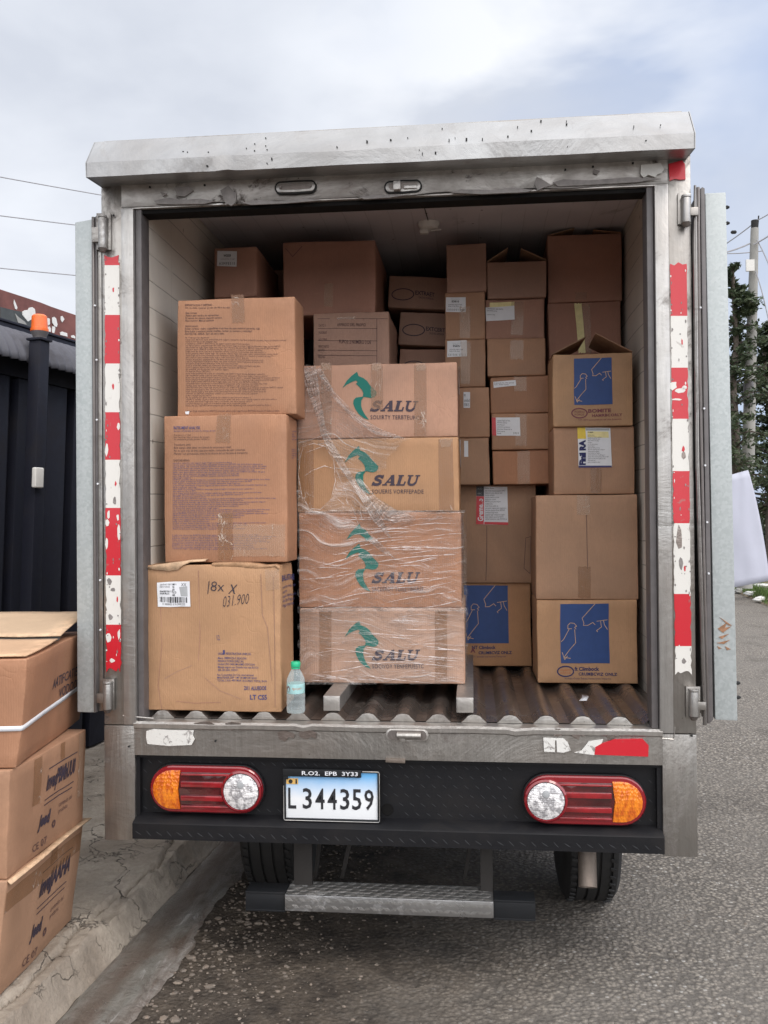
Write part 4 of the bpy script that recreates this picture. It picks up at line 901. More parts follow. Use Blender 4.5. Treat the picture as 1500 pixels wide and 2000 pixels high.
crumpled(b1, 'torn_flap', [(288, 1110, 1107), (300, 1112, 1104), (330, 1115, 1100), (348, 1113, 1098), (356, 1105, 1097), (372, 1098, 1094), (402, 1096, 1093)], 0)
crumpled(b1, 'torn_flap', [(414, 1107, 1100), (440, 1106, 1099), (475, 1109, 1099), (500, 1110, 1101), (520, 1109, 1104), (538, 1106, 1103), (546, 1112, 1106)], 0, 'cardboard_orange')
tapev(b1, 520, 546, 1112, 1152, 'clear_tape', .006)
for L in ([(312, 1160), (316, 1260), (310, 1340), (316, 1385)], [(388, 1115), (391, 1240), (388, 1290)], [(512, 1120), (514, 1200), (524, 1225), (530, 1330)], [(535, 1125), (538, 1260), (536, 1380)], [(322, 1325), (345, 1312), (375, 1300)], [(400, 1325), (430, 1350), (470, 1366)], [(345, 1370), (380, 1374), (430, 1372)]): mb = MB(); b1.line(mb, L, 1.0, off=.0013); mb.build('crease', 'cardboard_shaded', b1.o, b1.org, fix=False)
ink = 'ink_soft'
b2.text('INSTRUMENT ANALYSIS', 341, 833, 391, 839, 'ink_blue', bold=.012); b2.text('Sistemas industriales de control y manejo de caja', 341, 840.5, 421, 844, 'ink_blue')
b2.text('Precaucion y Uso:\nNo reutilizar bajo presion del equipo\nSu contenido puede perder calidad si', 341, 848, 410, 860, ink); b2.text('Transporte serie\nEste equipo debe tener un control de temperatura ideal\nNo se apile mas de tres cajas por estiba, contenido de valor comercial\nManejar con precaucion, evite la luz directa del sol durante el transporte', 341, 866, 484, 889, ink)
b2.text('CONDICIONES GENERALES', 340, 897, 371, 901, ink, bold=.01); b2.text(lorem(36, 62, 100, 2), 339, 903, 538, 1034, 'ink_blue'); b2.text(lorem(9, 70, 100, 3), 338, 1043, 540, 1073, 'ink_blue')
tapev(b2, 424, 452, 810, 865, 'packing_tape', .006, sk=-2); tapev(b2, 426, 454, 1002, 1093, 'packing_tape', .004); tapev(b2, 455, 557, 1024, 1086, 'clear_tape', .004, off=.0026)
b2.text(lorem(4, 9, 13, 8), 569, 840, 579, 860, 'ink_blue', face='r'); b2.text(lorem(5, 9, 13, 9), 569, 877, 579, 896, 'ink_blue', face='r')
b3.text('EXPORTACION Y DESTINO', 361, 593, 413, 597, ink, bold=.012); b3.text('No se debe reparar el uso de libre acceso', 361, 599, 448, 603, ink, bold=.006)
b3.text('Bajo normas\nValidos para cambio de operaciones\nEl manejo del sistema depende siempre\nPeso maximo: Manual sanitario', 362, 609, 432, 628, ink, bold=.006)
b3.text('Advertencia:\nEvitar colocar sobre superficies muy lisas de este material parecido 10K\nEste bulto contiene piezas sueltas, revisar su numero y cantidad\nANTES DE ABRIR, leer en otro lado.', 362, 635, 508, 655, ink, bold=.006)
b3.text('Al Transportar Internos', 363, 659, 408, 662, ink, bold=.01); b3.text(lorem(34, 60, 108, 5), 364, 663, 560, 794, ink); b3.text(lorem(1, 88, 95, 6), 366, 801, 545, 805, ink)
tapev(b3, 450, 475, 576, 631, 'packing_tape', .006, sk=3)
b3.patch([(363, 804), (371, 803), (370, 809), (364, 809)], 'label_scrap', 'label_white', off=.0022)
# the film-wrapped stack
YP = .27
bars = []
for x0, x1, y0, y1, lb_ in ((631, 664, 1352, 1383, 'short square steel tube on the ribbed floor, under the left half of the film-wrapped boxes'), (891, 925, 1357, 1387, 'square steel tube on the ribbed floor, under the right edge of the film-wrapped boxes')):
    a, b = P(x0, y1, .05), P(x1, y0, .05); z0 = ZCR+.0015; z1 = z0+.050; o = thing('support_bar', ((a.x+b.x)/2, .05, z0), lb_, 'steel bar', 'steel bars on the cargo floor')
    mb = MB(); mb.box((a.x, .052, z0), (b.x, .95, z1)); mb.build('tube', 'steel_bright', o, bevel=.004)
    mb = MB(); mb.box((a.x+.003, .049, z0+.003), (b.x-.003, .0515, z1-.003)); mb.build('end_plate', 'steel_edge', o, bevel=.001)
    ZBAR = z1
pb = []
prev = ZBAR+.001
for i, (x0, x1, yt, yb, mt, dpt, lab) in enumerate(((585, 908, 1188, 1335, 'cardboard_pink', .56, 'bottom box of the film-wrapped stack, resting on the steel bars'), (583, 901, 1001, 1187, 'cardboard_tan', .57, 'tallest box of the film-wrapped stack, with the logo head printed twice'),
                        (581, 896, 856, 1000, 'cardboard_orange', .54, 'yellowish third box up in the film-wrapped stack, half bare of film'), (580, 893, 711, 855, 'cardboard_pink', .55, 'top box of the film-wrapped stack, film torn off its face, taped along its top edge'))):
    B = pbox(x0, x1, yt, yb, YP+(0, .004, .008, .006)[i], dpt, mt, lab, zb=prev, amp=.0018, seed=20+i); prev = B.zt+.0015; pb.append(B)
salu(pb[3], 0, 0, 'SOUIRTY TERBTEURCE'); salu(pb[2], 12, 427, 'SOUERIS VORFFEPADE'); salu(pb[1], 12, 986, 'SACEEROT TOIEETINEASE', extra=True); salu(pb[0], 13, 1429, 'SOCIVOY TENFEPUESTC')
B = pb[3]; tapev(B, 626, 648, 713, 852); tapev(B, 724, 748, 713, 800, 'packing_tape'); tapev(B, 809, 833, 713, 852); 
for x in (636, 735, 822): B.patch([(x-9, 709), (x+9, 709), (x+10, 722), (x-8, 724)], 'tape_end', 'clear_tape', off=.0030, jag=.003)
s1 = B.patch([(895, 715), (906, 722), (907, 786), (896, 770)], 'side_label', 'label_white', face='r')
B = pb[2]; tapev(B, 582, 613, 858, 997); tapev(B, 856, 885, 858, 997, sk=2); B.patch([(858, 856), (886, 856), (880, 872), (862, 874)], 'tape_end', 'clear_tape', off=.003, jag=.004); B.patch([(897, 858), (903, 864), (903, 920), (898, 912)], 'side_label', 'label_white', face='r')
B = pb[0]; tapev(B, 624, 648, 1192, 1330); tapev(B, 850, 874, 1192, 1330)
# centre back
c3 = pbox(612, 760, 610, 800, .66, .45, 'cardboard_shaded', 'shadowed carton with a ruled form printed on it, under the large plain carton', seed=8)
mb = MB()
for L in ([(620, 622), (736, 622)], [(620, 641), (736, 641)], [(620, 665), (736, 665)], [(620, 684), (736, 684)], [(620, 694), (736, 694)], [(736, 622), (736, 760)], [(736, 622), (764-7, 622)]): c3.line(mb, L, .8)
mb.build('ruled_form', 'ink_soft', c3.o, c3.org, fix=False)
c3.text('ARMADO DEL PROPIO', 658, 631, 714, 637, 'ink_soft'); c3.text('DATO 3\n\nMODELO\n\nNO SERIE\n\nPESO NETO\nBULTO\n\nFECHAS', 622, 633, 642, 700, 'ink_soft'); c3.text('FLIPOS: 2 NUMERO 3 DE', 662, 664, 724, 671, 'ink_soft', bold=.01)
c3.patch([(658, 620), (694, 618), (694, 623), (659, 624)], 'torn_tape', 'clear_tape', off=.002)
c2 = pbox(553, 733, 471, 607, .70, .48, 'cardboard_shaded', 'large plain shadowed carton near the ceiling, top of the centre column', zb=c3.zt+.002, seed=9); c2.line(mb := MB(), [(558, 486), (572, 502), (590, 482)], 1); mb.build('crease', 'ink_soft', c2.o, c2.org, fix=False)
tapev(c2, 633, 650, 555, 600, 'clear_tape', .004)
c1 = pbox(418, 501, 483, 580, .62, .40, 'cardboard_shaded', 'small shadowed carton with a white label, highest at the left behind the printed column', seed=10)
lb = c1.patch([(424, 490), (462, 491), (461, 521), (423, 519)], 'label', 'label_white', off=.002); c1.text('W3559', 436, 497, 450, 502, 'plate_ink', parent=lb, off=.0026, bold=.03); c1.text('contenido fragil', 430, 505, 457, 507, 'ink_dark', parent=lb, off=.0026); c1.text('A3MPE51E', 427, 512, 458, 517, 'plate_ink', parent=lb, off=.0026, space=1.3)
c0 = pbox(505, 560, 528, 640, 1.15, .35, 'cardboard_shaded', 'barely lit carton in the gap between the small labelled carton and the large plain one', seed=11)
# supports of the rear row (seen only from the side)
def under(B_, lab, zb_=ZCR+.001):
    h = B_.org.z-.001-zb_; k = 2 if h > .7 else 1
    for i in range(k):
        Box(B_.w*1.02, B_.d*.98, h/k-.001, (B_.org.x, B_.org.y+.005, zb_+i*h/k), 'cardboard_shaded', lab+(', upper one' if k > 1 and i else ', lower one' if k > 1 else ''), seed=rnd.random()*9, group=GB)
under(c3, 'hidden carton below the form-printed one'); under(c1, 'hidden carton carrying the small labelled carton at the left'); under(c0, 'hidden carton in the dark middle row')
# tilted dark boxes
def dbox(x0, x1, yt, yb, rotl, lab, txt, sd):
    B = pbox(x0, x1, yt, yb, 1.02, .4, 'cardboard_shaded', lab, lean=rotl, seed=sd, group='tilted dark cartons')
    cx, cy = x0+30, yt+34; mb = MB(); pts = [(cx+21*math.cos(a*math.pi/14), cy+11*math.sin(a*math.pi/14)) for a in range(29)]; B.line(mb, pts, 1.8); mb.build('printed_oval', 'ink_dark', B.o, B.org, fix=False)
    B.text(txt, cx+24, cy-7, cx+62, cy+1, 'ink_dark', bold=.02, sk=4); B.text('CALIDAD SUPERIOR', cx+30, cy+4, cx+60, cy+8, 'ink_dark', sk=3); return B
d1 = dbox(757, 885, 541, 603, R_(4.5), 'topmost of three tilted dark cartons with printed ovals', 'EXTRAET', 12)
d2 = dbox(777, 885, 611, 675, R_(4.0), 'middle one of three tilted dark cartons with printed ovals', 'EXTCERT', 13)
d3 = dbox(779, 885, 682, 750, R_(2.5), 'lowest of three tilted dark cartons, just over the wrapped stack', 'EXTRAET', 14)
Box(.26, .4, d3.org.z-ZCR-.012, (d3.org.x, 1.03, ZCR+.001), 'cardboard_shaded', 'hidden carton under the tilted dark cartons', seed=4, group=GB)
# right-middle columns; they stand on the red-labelled carton
j2 = pbox(893, 1038, 1139, 1297, .96, .42, 'cardboard_orange', 'carton with a blue printed panel, on the floor just right of the film-wrapped stack', seed=15, zb=ZCR+.001, rot=R_(1))
j1 = pbox(893, 1048, 948, 1138, .94, .46, 'cardboard_tan', 'carton with a red and white label reading Gremeno, above the left blue-panel carton', seed=16, zb=j2.zt+.002)
def bluep(B, x0, y0, x1, y1, sk=0):
    pp_ = B.patch([(x0, y0), (x1, y0+sk), (x1+2, y1+sk), (x0+2, y1)], 'printed_panel', 'print_blue', off=.0014); w_, h_ = x1-x0, y1-y0; mb = MB()
    q = lambda L: [(x0+w_*a, y0+h_*b) for a, b in L]
    for L in ([(.72, .0), (.46, .24), (.50, .33), (.49, .37), (.58, .37), (.68, .32), (.73, .36)], [(.76, .30), (.98, .28)], [(.84, .30), (.86, .40), (.76, .46), (.78, .48)], [(.90, .29), (.92, .36), (.98, .44)], [(.17, .36), (.22, .32), (.30, .33), (.35, .38), (.31, .40), (.34, .43)], [(.17, .36), (.17, .42), (.25, .42)], [(.20, .42), (.08, .60), (.03, .64)], [(.31, .44), (.33, .66), (.20, .78), (.09, .90), (.22, .92)], [(.05, .82), (.10, .94), (.16, .88)]):
        B.line(mb, q(L), 1.1, off=.0020)
    mb.build('line_drawing', 'print_line', pp_, B.org, fix=False)
def brand(B, cx, cy, s_, t1, t2, t3, orange=True, vis=None):
    mb = MB(); n = 26; B.line(mb, [(cx+16*s_*math.cos(a*2*math.pi/n), cy+10*s_*math.sin(a*2*math.pi/n)) for a in range(n+1)], 2.4*s_)
    o = mb.build('printed_oval', 'ink_navy' if orange else 'print_maroon', B.o, B.org, fix=False)
    B.text('AGEDO\nAGROS', cx-11*s_, cy-5*s_, cx+11*s_, cy+5*s_, 'print_orange' if orange else 'print_maroon', parent=o)
    m = 'ink_navy' if orange else 'print_maroon'
    B.text(t1, cx+18*s_, cy-9*s_, cx+66*s_, cy-1*s_, m, bold=.03); B.text(t2, cx+26*s_, cy+2*s_, cx+(100 if orange else 90)*s_, cy+8*s_, m, bold=.03, space=1.1); B.text(t3, cx-2*s_, cy+12*s_, cx+88*s_, cy+15.5*s_, m)
bluep(j2, 905, 1143, 992, 1256, 1); j2.text('NT Climbock', 921, 1261, 968, 1268, 'ink_navy', bold=.03); j2.text('CRUMBCVIZ ONLZ', 934, 1272, 1000, 1278, 'ink_navy', bold=.03); j2.text('U.K. Sociedad internacional Transporte', 922, 1281, 988, 1285, 'ink_navy'); j2.text('A', 918, 1266, 928, 1275, 'print_maroon', bold=.04)
lb = j1.patch([(930, 950), (991, 951), (991, 1025), (929, 1024)], 'label', 'label_white', off=.002)
for a in (((930, 950), (945, 950), (945, 969), (930, 969), 'plate_ink'), ((930, 969.4), (945, 969.4), (944, 1024), (929, 1024), 'label_red'), ((945, 1019), (991, 1020), (991, 1025), (945, 1024), 'label_red')): j1.patch(a[:4], 'label_block', a[4], off=.0026, parent=lb, n=2)
j1.text('Datos Envio', 946.5, 952, 965, 955, 'plate_ink', parent=lb, off=.0027); j1.text(lorem(14, 20, 34, 12), 947, 957, 989, 1015, 'ink_dark', parent=lb, off=.0027)
def vtext(B, s_, x0, y0, x1, y1, mt, parent, off=.0029, **k):
    vs, fs = font_verts(s_, **k); mb = MB(); mb.add([B.put(*B.loc(x1+(x0-x1)*b, y1+(y0-y1)*a), 'f', off) for a, b in vs], fs); mb.build('printed_text', mt, parent, B.org, fix=False)
vtext(j1, 'Gremeno', 932, 974, 943, 1018, 'label_white', lb, bold=.03); j1.text('AUD\n\nABC', 932, 953, 942, 966, 'label_grey', parent=lb, off=.0029)
mb = MB(); j1.line(mb, [(950, 1027), (951, 1080), (949, 1134)], 1); j1.line(mb, [(1026, 1050), (1024, 1110), (1036, 1120), (1036, 1048), (1027, 1050)], .9); mb.build('crease', 'ink_soft', j1.o, j1.org, fix=False)
YE = .84
def wlabel(B, x0, y0, x1, y1, t1, t2, sk=0):
    lb = B.patch([(x0, y0), (x1, y0+sk), (x1, y1+sk), (x0, y1)], 'label', 'label_white', off=.002); w_ = x1-x0; h_ = y1-y0
    B.text('Para envio', x0+w_*.28, y0+h_*.10, x0+w_*.7, y0+h_*.16, 'label_grey', parent=lb, off=.0027)
    B.text(t1, x0+w_*.3, y0+h_*.22, x0+w_*.66, y0+h_*.36, 'plate_ink', parent=lb, off=.0027, bold=.03); B.text('contenido seguro fragil\nfecha 12 06 envio', x0+w_*.12, y0+h_*.46, x0+w_*.8, y0+h_*.66, 'ink_dark', parent=lb, off=.0027)
    B.text(t2, x0+w_*.06, y0+h_*.78, x0+w_*.94, y0+h_*.92, 'plate_ink', parent=lb, off=.0027, space=1.4)
z = j1.zt+.001; es = []
for i, (x0, x1, yt, yb) in enumerate(((903, 956, 855, 944), (903, 956, 757, 853), (869, 948, 663, 756), (869, 947, 571, 660), (872, 949, 476, 568))):
    names = ('lowest of the five narrow cartons right of the film-wrapped stack', 'second narrow carton from below, small white label strip', 'middle one of the five narrow cartons, white label reading EGDU', 'fourth narrow carton from below, white label reading E3810', 'plain shadowed topmost one of the five narrow cartons')
    B = pbox(x0 if i > 1 else 872, x1, yt, yb, YE+rnd.uniform(-.01, .01), .38, 'cardboard_tan' if i < 4 else 'cardboard_shaded', names[i], zb=z, seed=30+i, rot=R_(rnd.uniform(-.6, .6))); z = B.zt+.0015; es.append(B)
wlabel(es[3], 871, 581, 909, 610, 'E3810', '1000001000'); wlabel(es[2], 873, 667, 911, 698, 'EGDU', 'C0150A 07515', -2); tapev(es[3], 897, 918, 600, 660, 'clear_tape'); tapev(es[2], 899, 918, 667, 750, 'clear_tape'); 
lb = es[1].patch([(905, 766), (918, 766), (918, 796), (905, 796)], 'label', 'label_white', off=.002); es[1].text('Pf\nunidad\nE3815', 906, 770, 917, 793, 'plate_ink', parent=lb, off=.0027); es[0].patch([(907, 862), (915, 862), (915, 893), (907, 893)], 'label', 'label_white', off=.002)
z = j1.zt+.0012; fs_ = []
fl = ('lowest of the six low cartons, just over the red-labelled one', 'low carton with a white label edged in red', 'low carton with a narrow white sticker strip', 'low carton with only a patch of clear tape, fourth from below', 'low carton with a yellow and white label', 'open-flapped shadowed carton on top of the low-carton column')
for i, (x0, x1, yt, yb) in enumerate(((963, 1078, 879, 947), (960, 1075, 807, 877), (958, 1071, 735, 805), (952, 1066, 660, 732), (948, 1063, 584, 657), (952, 1067, 510, 581))):
    B = pbox(x0, x1, yt, yb, YE+rnd.uniform(-.012, .012)+.005, .36, 'cardboard_tan' if i < 4 else 'cardboard_shaded', fl[i], zb=z, seed=40+i, rot=R_(rnd.uniform(-1, 1))); z = B.zt+.0015; fs_.append(B)
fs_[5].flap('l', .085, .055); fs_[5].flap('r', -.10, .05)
for k, (x, w2, y0, y1) in enumerate(((1010, 24, 880, 945), (1007, 22, 808, 870), (1004, 24, 736, 764), (996, 26, 664, 702), (998, 24, 588, 654))): tapev(fs_[k], x, x+w2, y0, y1, 'clear_tape', .005)
lb = fs_[1].patch([(960, 816), (1016, 815), (1017, 851), (961, 851)], 'label', 'label_white', off=.0024); fs_[1].patch([(960, 816), (968, 816), (969, 851), (961, 851)], 'label_block', 'label_red', off=.003, parent=lb, n=2); fs_[1].text(lorem(7, 12, 22, 20), 971, 820, 1000, 848, 'ink_dark', parent=lb, off=.003); fs_[1].text('Z 090 74', 1002, 844, 1014, 848, 'plate_ink', parent=lb, off=.003)
lb = fs_[2].patch([(963, 745), (1007, 742), (1008, 753), (964, 757)], 'label', 'label_white', off=.0024); fs_[2].text('Sujetado las dos piezas\nNO. 0055 Venta', 965, 746, 1004, 752, 'ink_dark', parent=lb, off=.003)
fs_[4].patch([(956, 591), (1004, 588), (1004, 600), (956, 603)], 'label', 'label_cream', off=.002); lb = fs_[4].patch([(948, 601), (1004, 596), (1005, 623), (949, 628)], 'label', 'label_white', off=.0026); fs_[4].text('CANTIDAD 100 1PROD\nEDICION unica\n\nnumero lote', 951, 602, 982, 616, 'ink_dark', parent=lb, off=.0032)
# right column
h4 = pbox(1049, 1245, 1172, 1342, .59, .27, 'cardboard_orange', 'blue-panel carton with an orange oval mark, on the floor against the right wall', zb=ZCR+.001, seed=50)
h3 = pbox(1047, 1246, 966, 1170, .595, .27, 'cardboard_tan', 'big plain carton without print or label, directly above the right-hand blue-panel carton', zb=h4.zt+.0015, seed=51)
h2 = pbox(1081, 1239, 834, 964, .62, .25, 'cardboard_tan', 'carton with a yellow, white and navy label, right column below the open blue-panel carton', zb=h3.zt+.0015, seed=52)
h1 = pbox(1080, 1236, 690, 831, .60, .26, 'cardboard_orange', 'open-topped carton with raised flaps and a blue printed panel', zb=h2.zt+.0015, seed=53, rot=R_(-.5))
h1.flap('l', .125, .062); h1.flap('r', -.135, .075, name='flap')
bluep(h4, 1094, 1179, 1189, 1296); bluep(h1, 1120, 699, 1194, 790, -1)
brand(h4, 1105, 1312, 1.0, 'ft Climbock', 'CRUMBCVIZ ONLZ', 'Mundiales Clientes Sistemas internacionales transporte'); brand(h1, 1132, 806, .93, 'BOMITE', 'HAMRBCORLY', 'con 204 economicos caf alta botanica', False)
tapev(h3, 1128, 1153, 966, 1006, 'clear_tape', .004); tapev(h3, 1128, 1153, 1107, 1168, 'packing_tape', .004); mb = MB(); h3.line(mb, [(1146, 1006), (1147, 1110)], 1); mb.build('crease', 'ink_soft', h3.o, h3.org, fix=False)
lb = h2.patch([(1127, 836), (1192, 836), (1194, 913), (1129, 914)], 'label', 'label_white', off=.0022)
for a in (((1127, 836), (1143, 836), (1144, 858), (1127, 858), 'label_yellow'), ((1147, 843), (1188, 843), (1189, 855), (1147, 855), 'label_cream'), ((1144, 838), (1190, 837), (1190, 841), (1144, 842), 'label_grey'), ((1129, 910), (1193, 910), (1194, 913.5), (1129, 914), 'ink_blue')): h2.patch(a[:4], 'label_block', a[4], off=.0028, parent=lb, n=2)
vtext(h2, 'Finil RA', 1130, 860, 1143, 909, 'ink_navy', lb, bold=.07); h2.text('X 8800', 1147, 844, 1158, 846.5, 'plate_ink', parent=lb, off=.0033, bold=.02); h2.text(lorem(16, 22, 36, 31), 1147, 850, 1188, 905, 'ink_dark', parent=lb, off=.0032)
tapev(h2, 1152, 1174, 916, 963, 'packing_tape')
g2 = pbox(1071, 1213, 590, 700, .90, .42, 'cardboard_shaded', 'shadowed carton with a long strip of white tape, behind the open blue-panel carton', seed=54)
g1 = pbox(1070, 1213, 458, 587, .90, .42, 'cardboard_shaded', 'large plain shadowed carton with open flaps, highest at the right under the ceiling', zb=g2.zt+.002, seed=55, rot=R_(-1))
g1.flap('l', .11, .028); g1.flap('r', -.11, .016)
g2.patch([(1122, 592), (1136, 592), (1144, 690), (1130, 690)], 'tape_strip', 'label_cream', off=.002, jag=.006); g2.patch([(1136, 592), (1152, 592), (1156, 690), (1144, 690)], 'tape_strip', 'clear_tape', off=.0022, jag=.006)
tapev(g1, 1124, 1146, 570, 586, 'clear_tape')
Box(g2.w*1.01, .42, g2.org.z-ZCR-.003, (g2.org.x, .905, ZCR+.001), 'cardboard_shaded', 'hidden carton under the shadowed right-hand cartons', seed=56, group=GB)

# ------------------------------------------------------------------ stretch film round the stack
film = thing('stretch_film', P(740, 1335, YP-.006), 'clear stretch film wrapped round the lower logo boxes and hanging torn from the top ones', 'plastic film')
def inpoly(x, y, pg):
    c = False; j = len(pg)-1
    for i in range(len(pg)):
        if (pg[i][1] > y) != (pg[j][1] > y) and x < (pg[j][0]-pg[i][0])*(y-pg[i][1])/(pg[j][1]-pg[i][1])+pg[i][0]: c = not c
        j = i
    return c
OUT = [(578, 713), (602, 712), (622, 718), (640, 748), (658, 778), (690, 812), (722, 838), (755, 852), (805, 857), (778, 872), (760, 895), (752, 918), (735, 924), (712, 920), (700, 934), (716, 958), (744, 984), (775, 998), (896, 999), (908, 1001), (914, 1190), (913, 1336), (584, 1338), (580, 1000), (577, 860)]
HOLE = [(592, 872), (612, 866), (636, 872), (652, 900), (655, 940), (646, 975), (626, 995), (604, 993), (590, 970), (583, 930), (586, 895)]
mb = MB(); st = 4.0; nx, ny = int(345/st), int(640/st); idx = {}; vs = []
for i in range(nx+1):
    for j in range(ny+1):
        px, py = 572+i*st, 706+j*st; p = P(px, py, YP-.005); q = Vector((p.x*9, 0, p.z*34+p.x*6))
        tens = .0022*noise.noise(q)+.0012*noise.noise(q*2.7)
        d = min(.004, abs(noise.noise(Vector((p.x*14, 3, p.z*14))))*.007) if py < 1000 else 0
        xr = P(905, py, YP).x
        y = p.y-tens-d
        if p.x > xr: y = p.y+(p.x-xr)*2.2
        vs.append((p.x, y, p.z))
rj = random.Random(11)
fs = []
for i in range(nx):
    for j in range(ny):
        px, py = 572+(i+.5)*st, 706+(j+.5)*st; nz = noise.noise(Vector((px*.06, py*.06, 0)))*5
        if inpoly(px+nz, py+nz*.6, OUT) and not inpoly(px+nz*.5, py, HOLE): a = i*(ny+1)+j; fs.append([a, a+1, a+ny+2, a+ny+1])
mb.add(vs, fs); fo = mb.build('film_front', 'stretch_film', film, fix=False, smooth=80)
bm = bmesh.new(); bm.from_mesh(fo.data); bmesh.ops.delete(bm, geom=[v for v in bm.verts if not v.link_faces], context='VERTS')
for _ in range(2): bmesh.ops.smooth_vert(bm, verts=[v for v in bm.verts if v.is_boundary], factor=.5, use_axis_x=True, use_axis_z=True, use_axis_y=False)
bm.to_mesh(fo.data); bm.free()
# side of the wrap
mb = MB(); n1_, n2_ = 16, 50; vs = []
xs = max(pb[0].W((pb[0].w/2, 0, 0)).x, pb[1].W((pb[1].w/2, 0, 0)).x)+.006
zt_, zb_ = pb[1].zt+.01, pb[0].org.z+.004
for i in range(n1_+1):
    for j in range(n2_+1):
        y = YP+.01+.55*i/n1_; z = zb_+(zt_-zb_)*j/n2_; vs.append((xs+noise.noise(Vector((1, y*9, z*40)))*.003, y, z))
mb.add(vs, [[i*(n2_+1)+j, i*(n2_+1)+j+1, (i+1)*(n2_+1)+j+1, (i+1)*(n2_+1)+j] for i in range(n1_) for j in range(n2_)]); mb.build('film_side', 'stretch_film', film, fix=False, smooth=80)
# loose hanging folds
def fold(name, L, wds, dep, mt='stretch_film_folds'):
    "gathered strip of film along picture points L with widths wds (px)"
    mb = MB(); n = 10; m = len(L)*5; vs = []
    for k in range(m+1):
        t = k/m*(len(L)-1); i = min(int(t), len(L)-2); f_ = t-i; a = Vector(L[i]).lerp(Vector(L[i+1]), f_); d = (Vector(L[i+1])-Vector(L[i])).normalized(); nn = Vector((-d.y, d.x)); wd = wds[i]+(wds[i+1]-wds[i])*f_
        for j in range(n+1):
            s_ = (j/n-.5)*wd; p = a+nn*s_; q = P(p.x+noise.noise(Vector((k*.3, j, 2)))*1.2, p.y, YP-.011-dep)
            vs.append((q.x, q.y-.006*abs(math.sin(j*1.7+k*.15))-.004*noise.noise(Vector((k*.5, j*.8, 1))), q.z))
    mb.add(vs, [[k*(n+1)+j, k*(n+1)+j+1, (k+1)*(n+1)+j+1, (k+1)*(n+1)+j] for k in range(m) for j in range(n)])
    return mb.build(name, mt, film, fix=False, smooth=70)
fold('film_fold', [(602, 718), (612, 760), (622, 800), (634, 850), (652, 880), (672, 915), (700, 955), (735, 1010), (762, 1050)], [30, 24, 16, 12, 14, 12, 14, 18, 4], .004)
fold('film_fold', [(588, 706), (580, 730), (574, 760), (570, 792)], [8, 26, 22, 3], .006)
fold('film_fold', [(620, 720), (650, 768), (690, 812), (735, 842), (790, 857)], [12, 10, 12, 14, 3], .002)
fold('film_fold', [(700, 935), (728, 975), (762, 1006), (812, 1012)], [8, 16, 30, 3], .003)
fold('film_fold', [(722, 1050), (745, 1070), (772, 1092)], [12, 12, 2], .004)
fold('film_fold', [(595, 1002), (680, 1000), (780, 1001), (908, 999)], [6, 9, 9, 5], .001)
fold('film_fold', [(588, 1192), (680, 1189), (780, 1190), (912, 1190)], [5, 10, 9, 6], .001)
mb = MB(); r = random.Random(21)
def strand(pts, wd=.0006):
    q = [P(x, y, YP-.0105-r.uniform(0, .002)) for x, y in pts]; mb.tube(q, wd, 4, rr=[wd*.2]+[wd*r.uniform(.6, 1.3) for _ in q[1:-1]]+[wd*.2])
for i in range(105):
    y = r.uniform(1006, 1330); x = r.uniform(586, 860); L = r.uniform(25, 150); sl = r.uniform(-.22, .06) if y < 1190 else r.uniform(-.03, .14)
    if x < 640: sl += r.uniform(-.3, .1)
    strand([(x+L*k/5, y+sl*L*k/5+math.sin(k+i)*1.3) for k in range(6) if x+L*k/5 < 908], r.uniform(.0004, .0013))
for i in range(40):
    x = r.uniform(586, 740); y = r.uniform(730, 990); a = r.uniform(.3, 1.5); L = r.uniform(15, 60)
    pts = [(x+math.cos(a)*L*k/4+r.uniform(-1, 1), y+math.sin(a)*L*k/4) for k in range(5)]
    if all(inpoly(px, py, OUT) and not inpoly(px, py, HOLE) for px, py in pts): strand(pts, r.uniform(.0003, .0007))
for sgn in (0, 1): strand(HOLE[:6] if sgn else HOLE[5:]+HOLE[:1], .0010)
strand([(604, 712), (640, 748), (658, 778), (690, 812), (722, 838), (755, 852), (805, 857)], .0009)
strand([(594, 930), (612, 918), (634, 910), (652, 915)], .0012); strand([(596, 884), (614, 878), (630, 872), (640, 860)], .0009); strand([(596, 706), (590, 715), (586, 700), (589, 688)], .0008)
mb.build('film_crease', 'film_crease', film, smooth=80)
mb.v = mb.v

# ------------------------------------------------------------------ water bottle
bo = Vector(G(578, 1391, ZCR+.001)); bo.y = max(bo.y, .02)
bo = P(578, 1389, .03); bo.z = ZCR+.0008
sc_ = 1.0; wb = thing('water_bottle', bo, 'small clear plastic water bottle with green cap and turquoise label beside the battered carton', 'bottle')
prof = [(.020, 0), (.0285, .002), (.0300, .008), (.0300, .020), (.0285, .024), (.0300, .028), (.0300, .042), (.0288, .045), (.0300, .048), (.0300, .060), (.0285, .064), (.0285, .096), (.0300, .100), (.0275, .112), (.0215, .126), (.0150, .137), (.0128, .143), (.0128, .148)]
mb = MB(); mb.lathe(prof, bo, 28); mb.build('body', 'bottle_plastic', wb, smooth=60)
mb = MB(); mb.lathe([(.0289, .0645), (.0291, .066), (.0291, .094), (.0289, .0955)], bo, 32); lbw = mb.build('label', 'bottle_label', wb, smooth=60)
mb = MB(); mb.lathe([(.0150, .1485), (.0155, .150), (.0155, .162), (.0140, .1645)], bo, 24); mb.build('cap', 'cap_green', wb, smooth=40)
mb = MB(); mb.lathe([(.0145, .1425), (.0145, .1465)], bo, 20); mb.build('neck_ring', 'cap_green', wb)
vs, fs = font_verts('Agua pura', shear=.2); mb = MB(); mb.add([bo+Vector((math.sin(-.25+1.1*a)*.0293, -math.cos(-.25+1.1*a)*.0293, .076+.010*b)) for a, b in vs], fs); mb.build('printed_text', 'print_orange', lbw, fix=False)
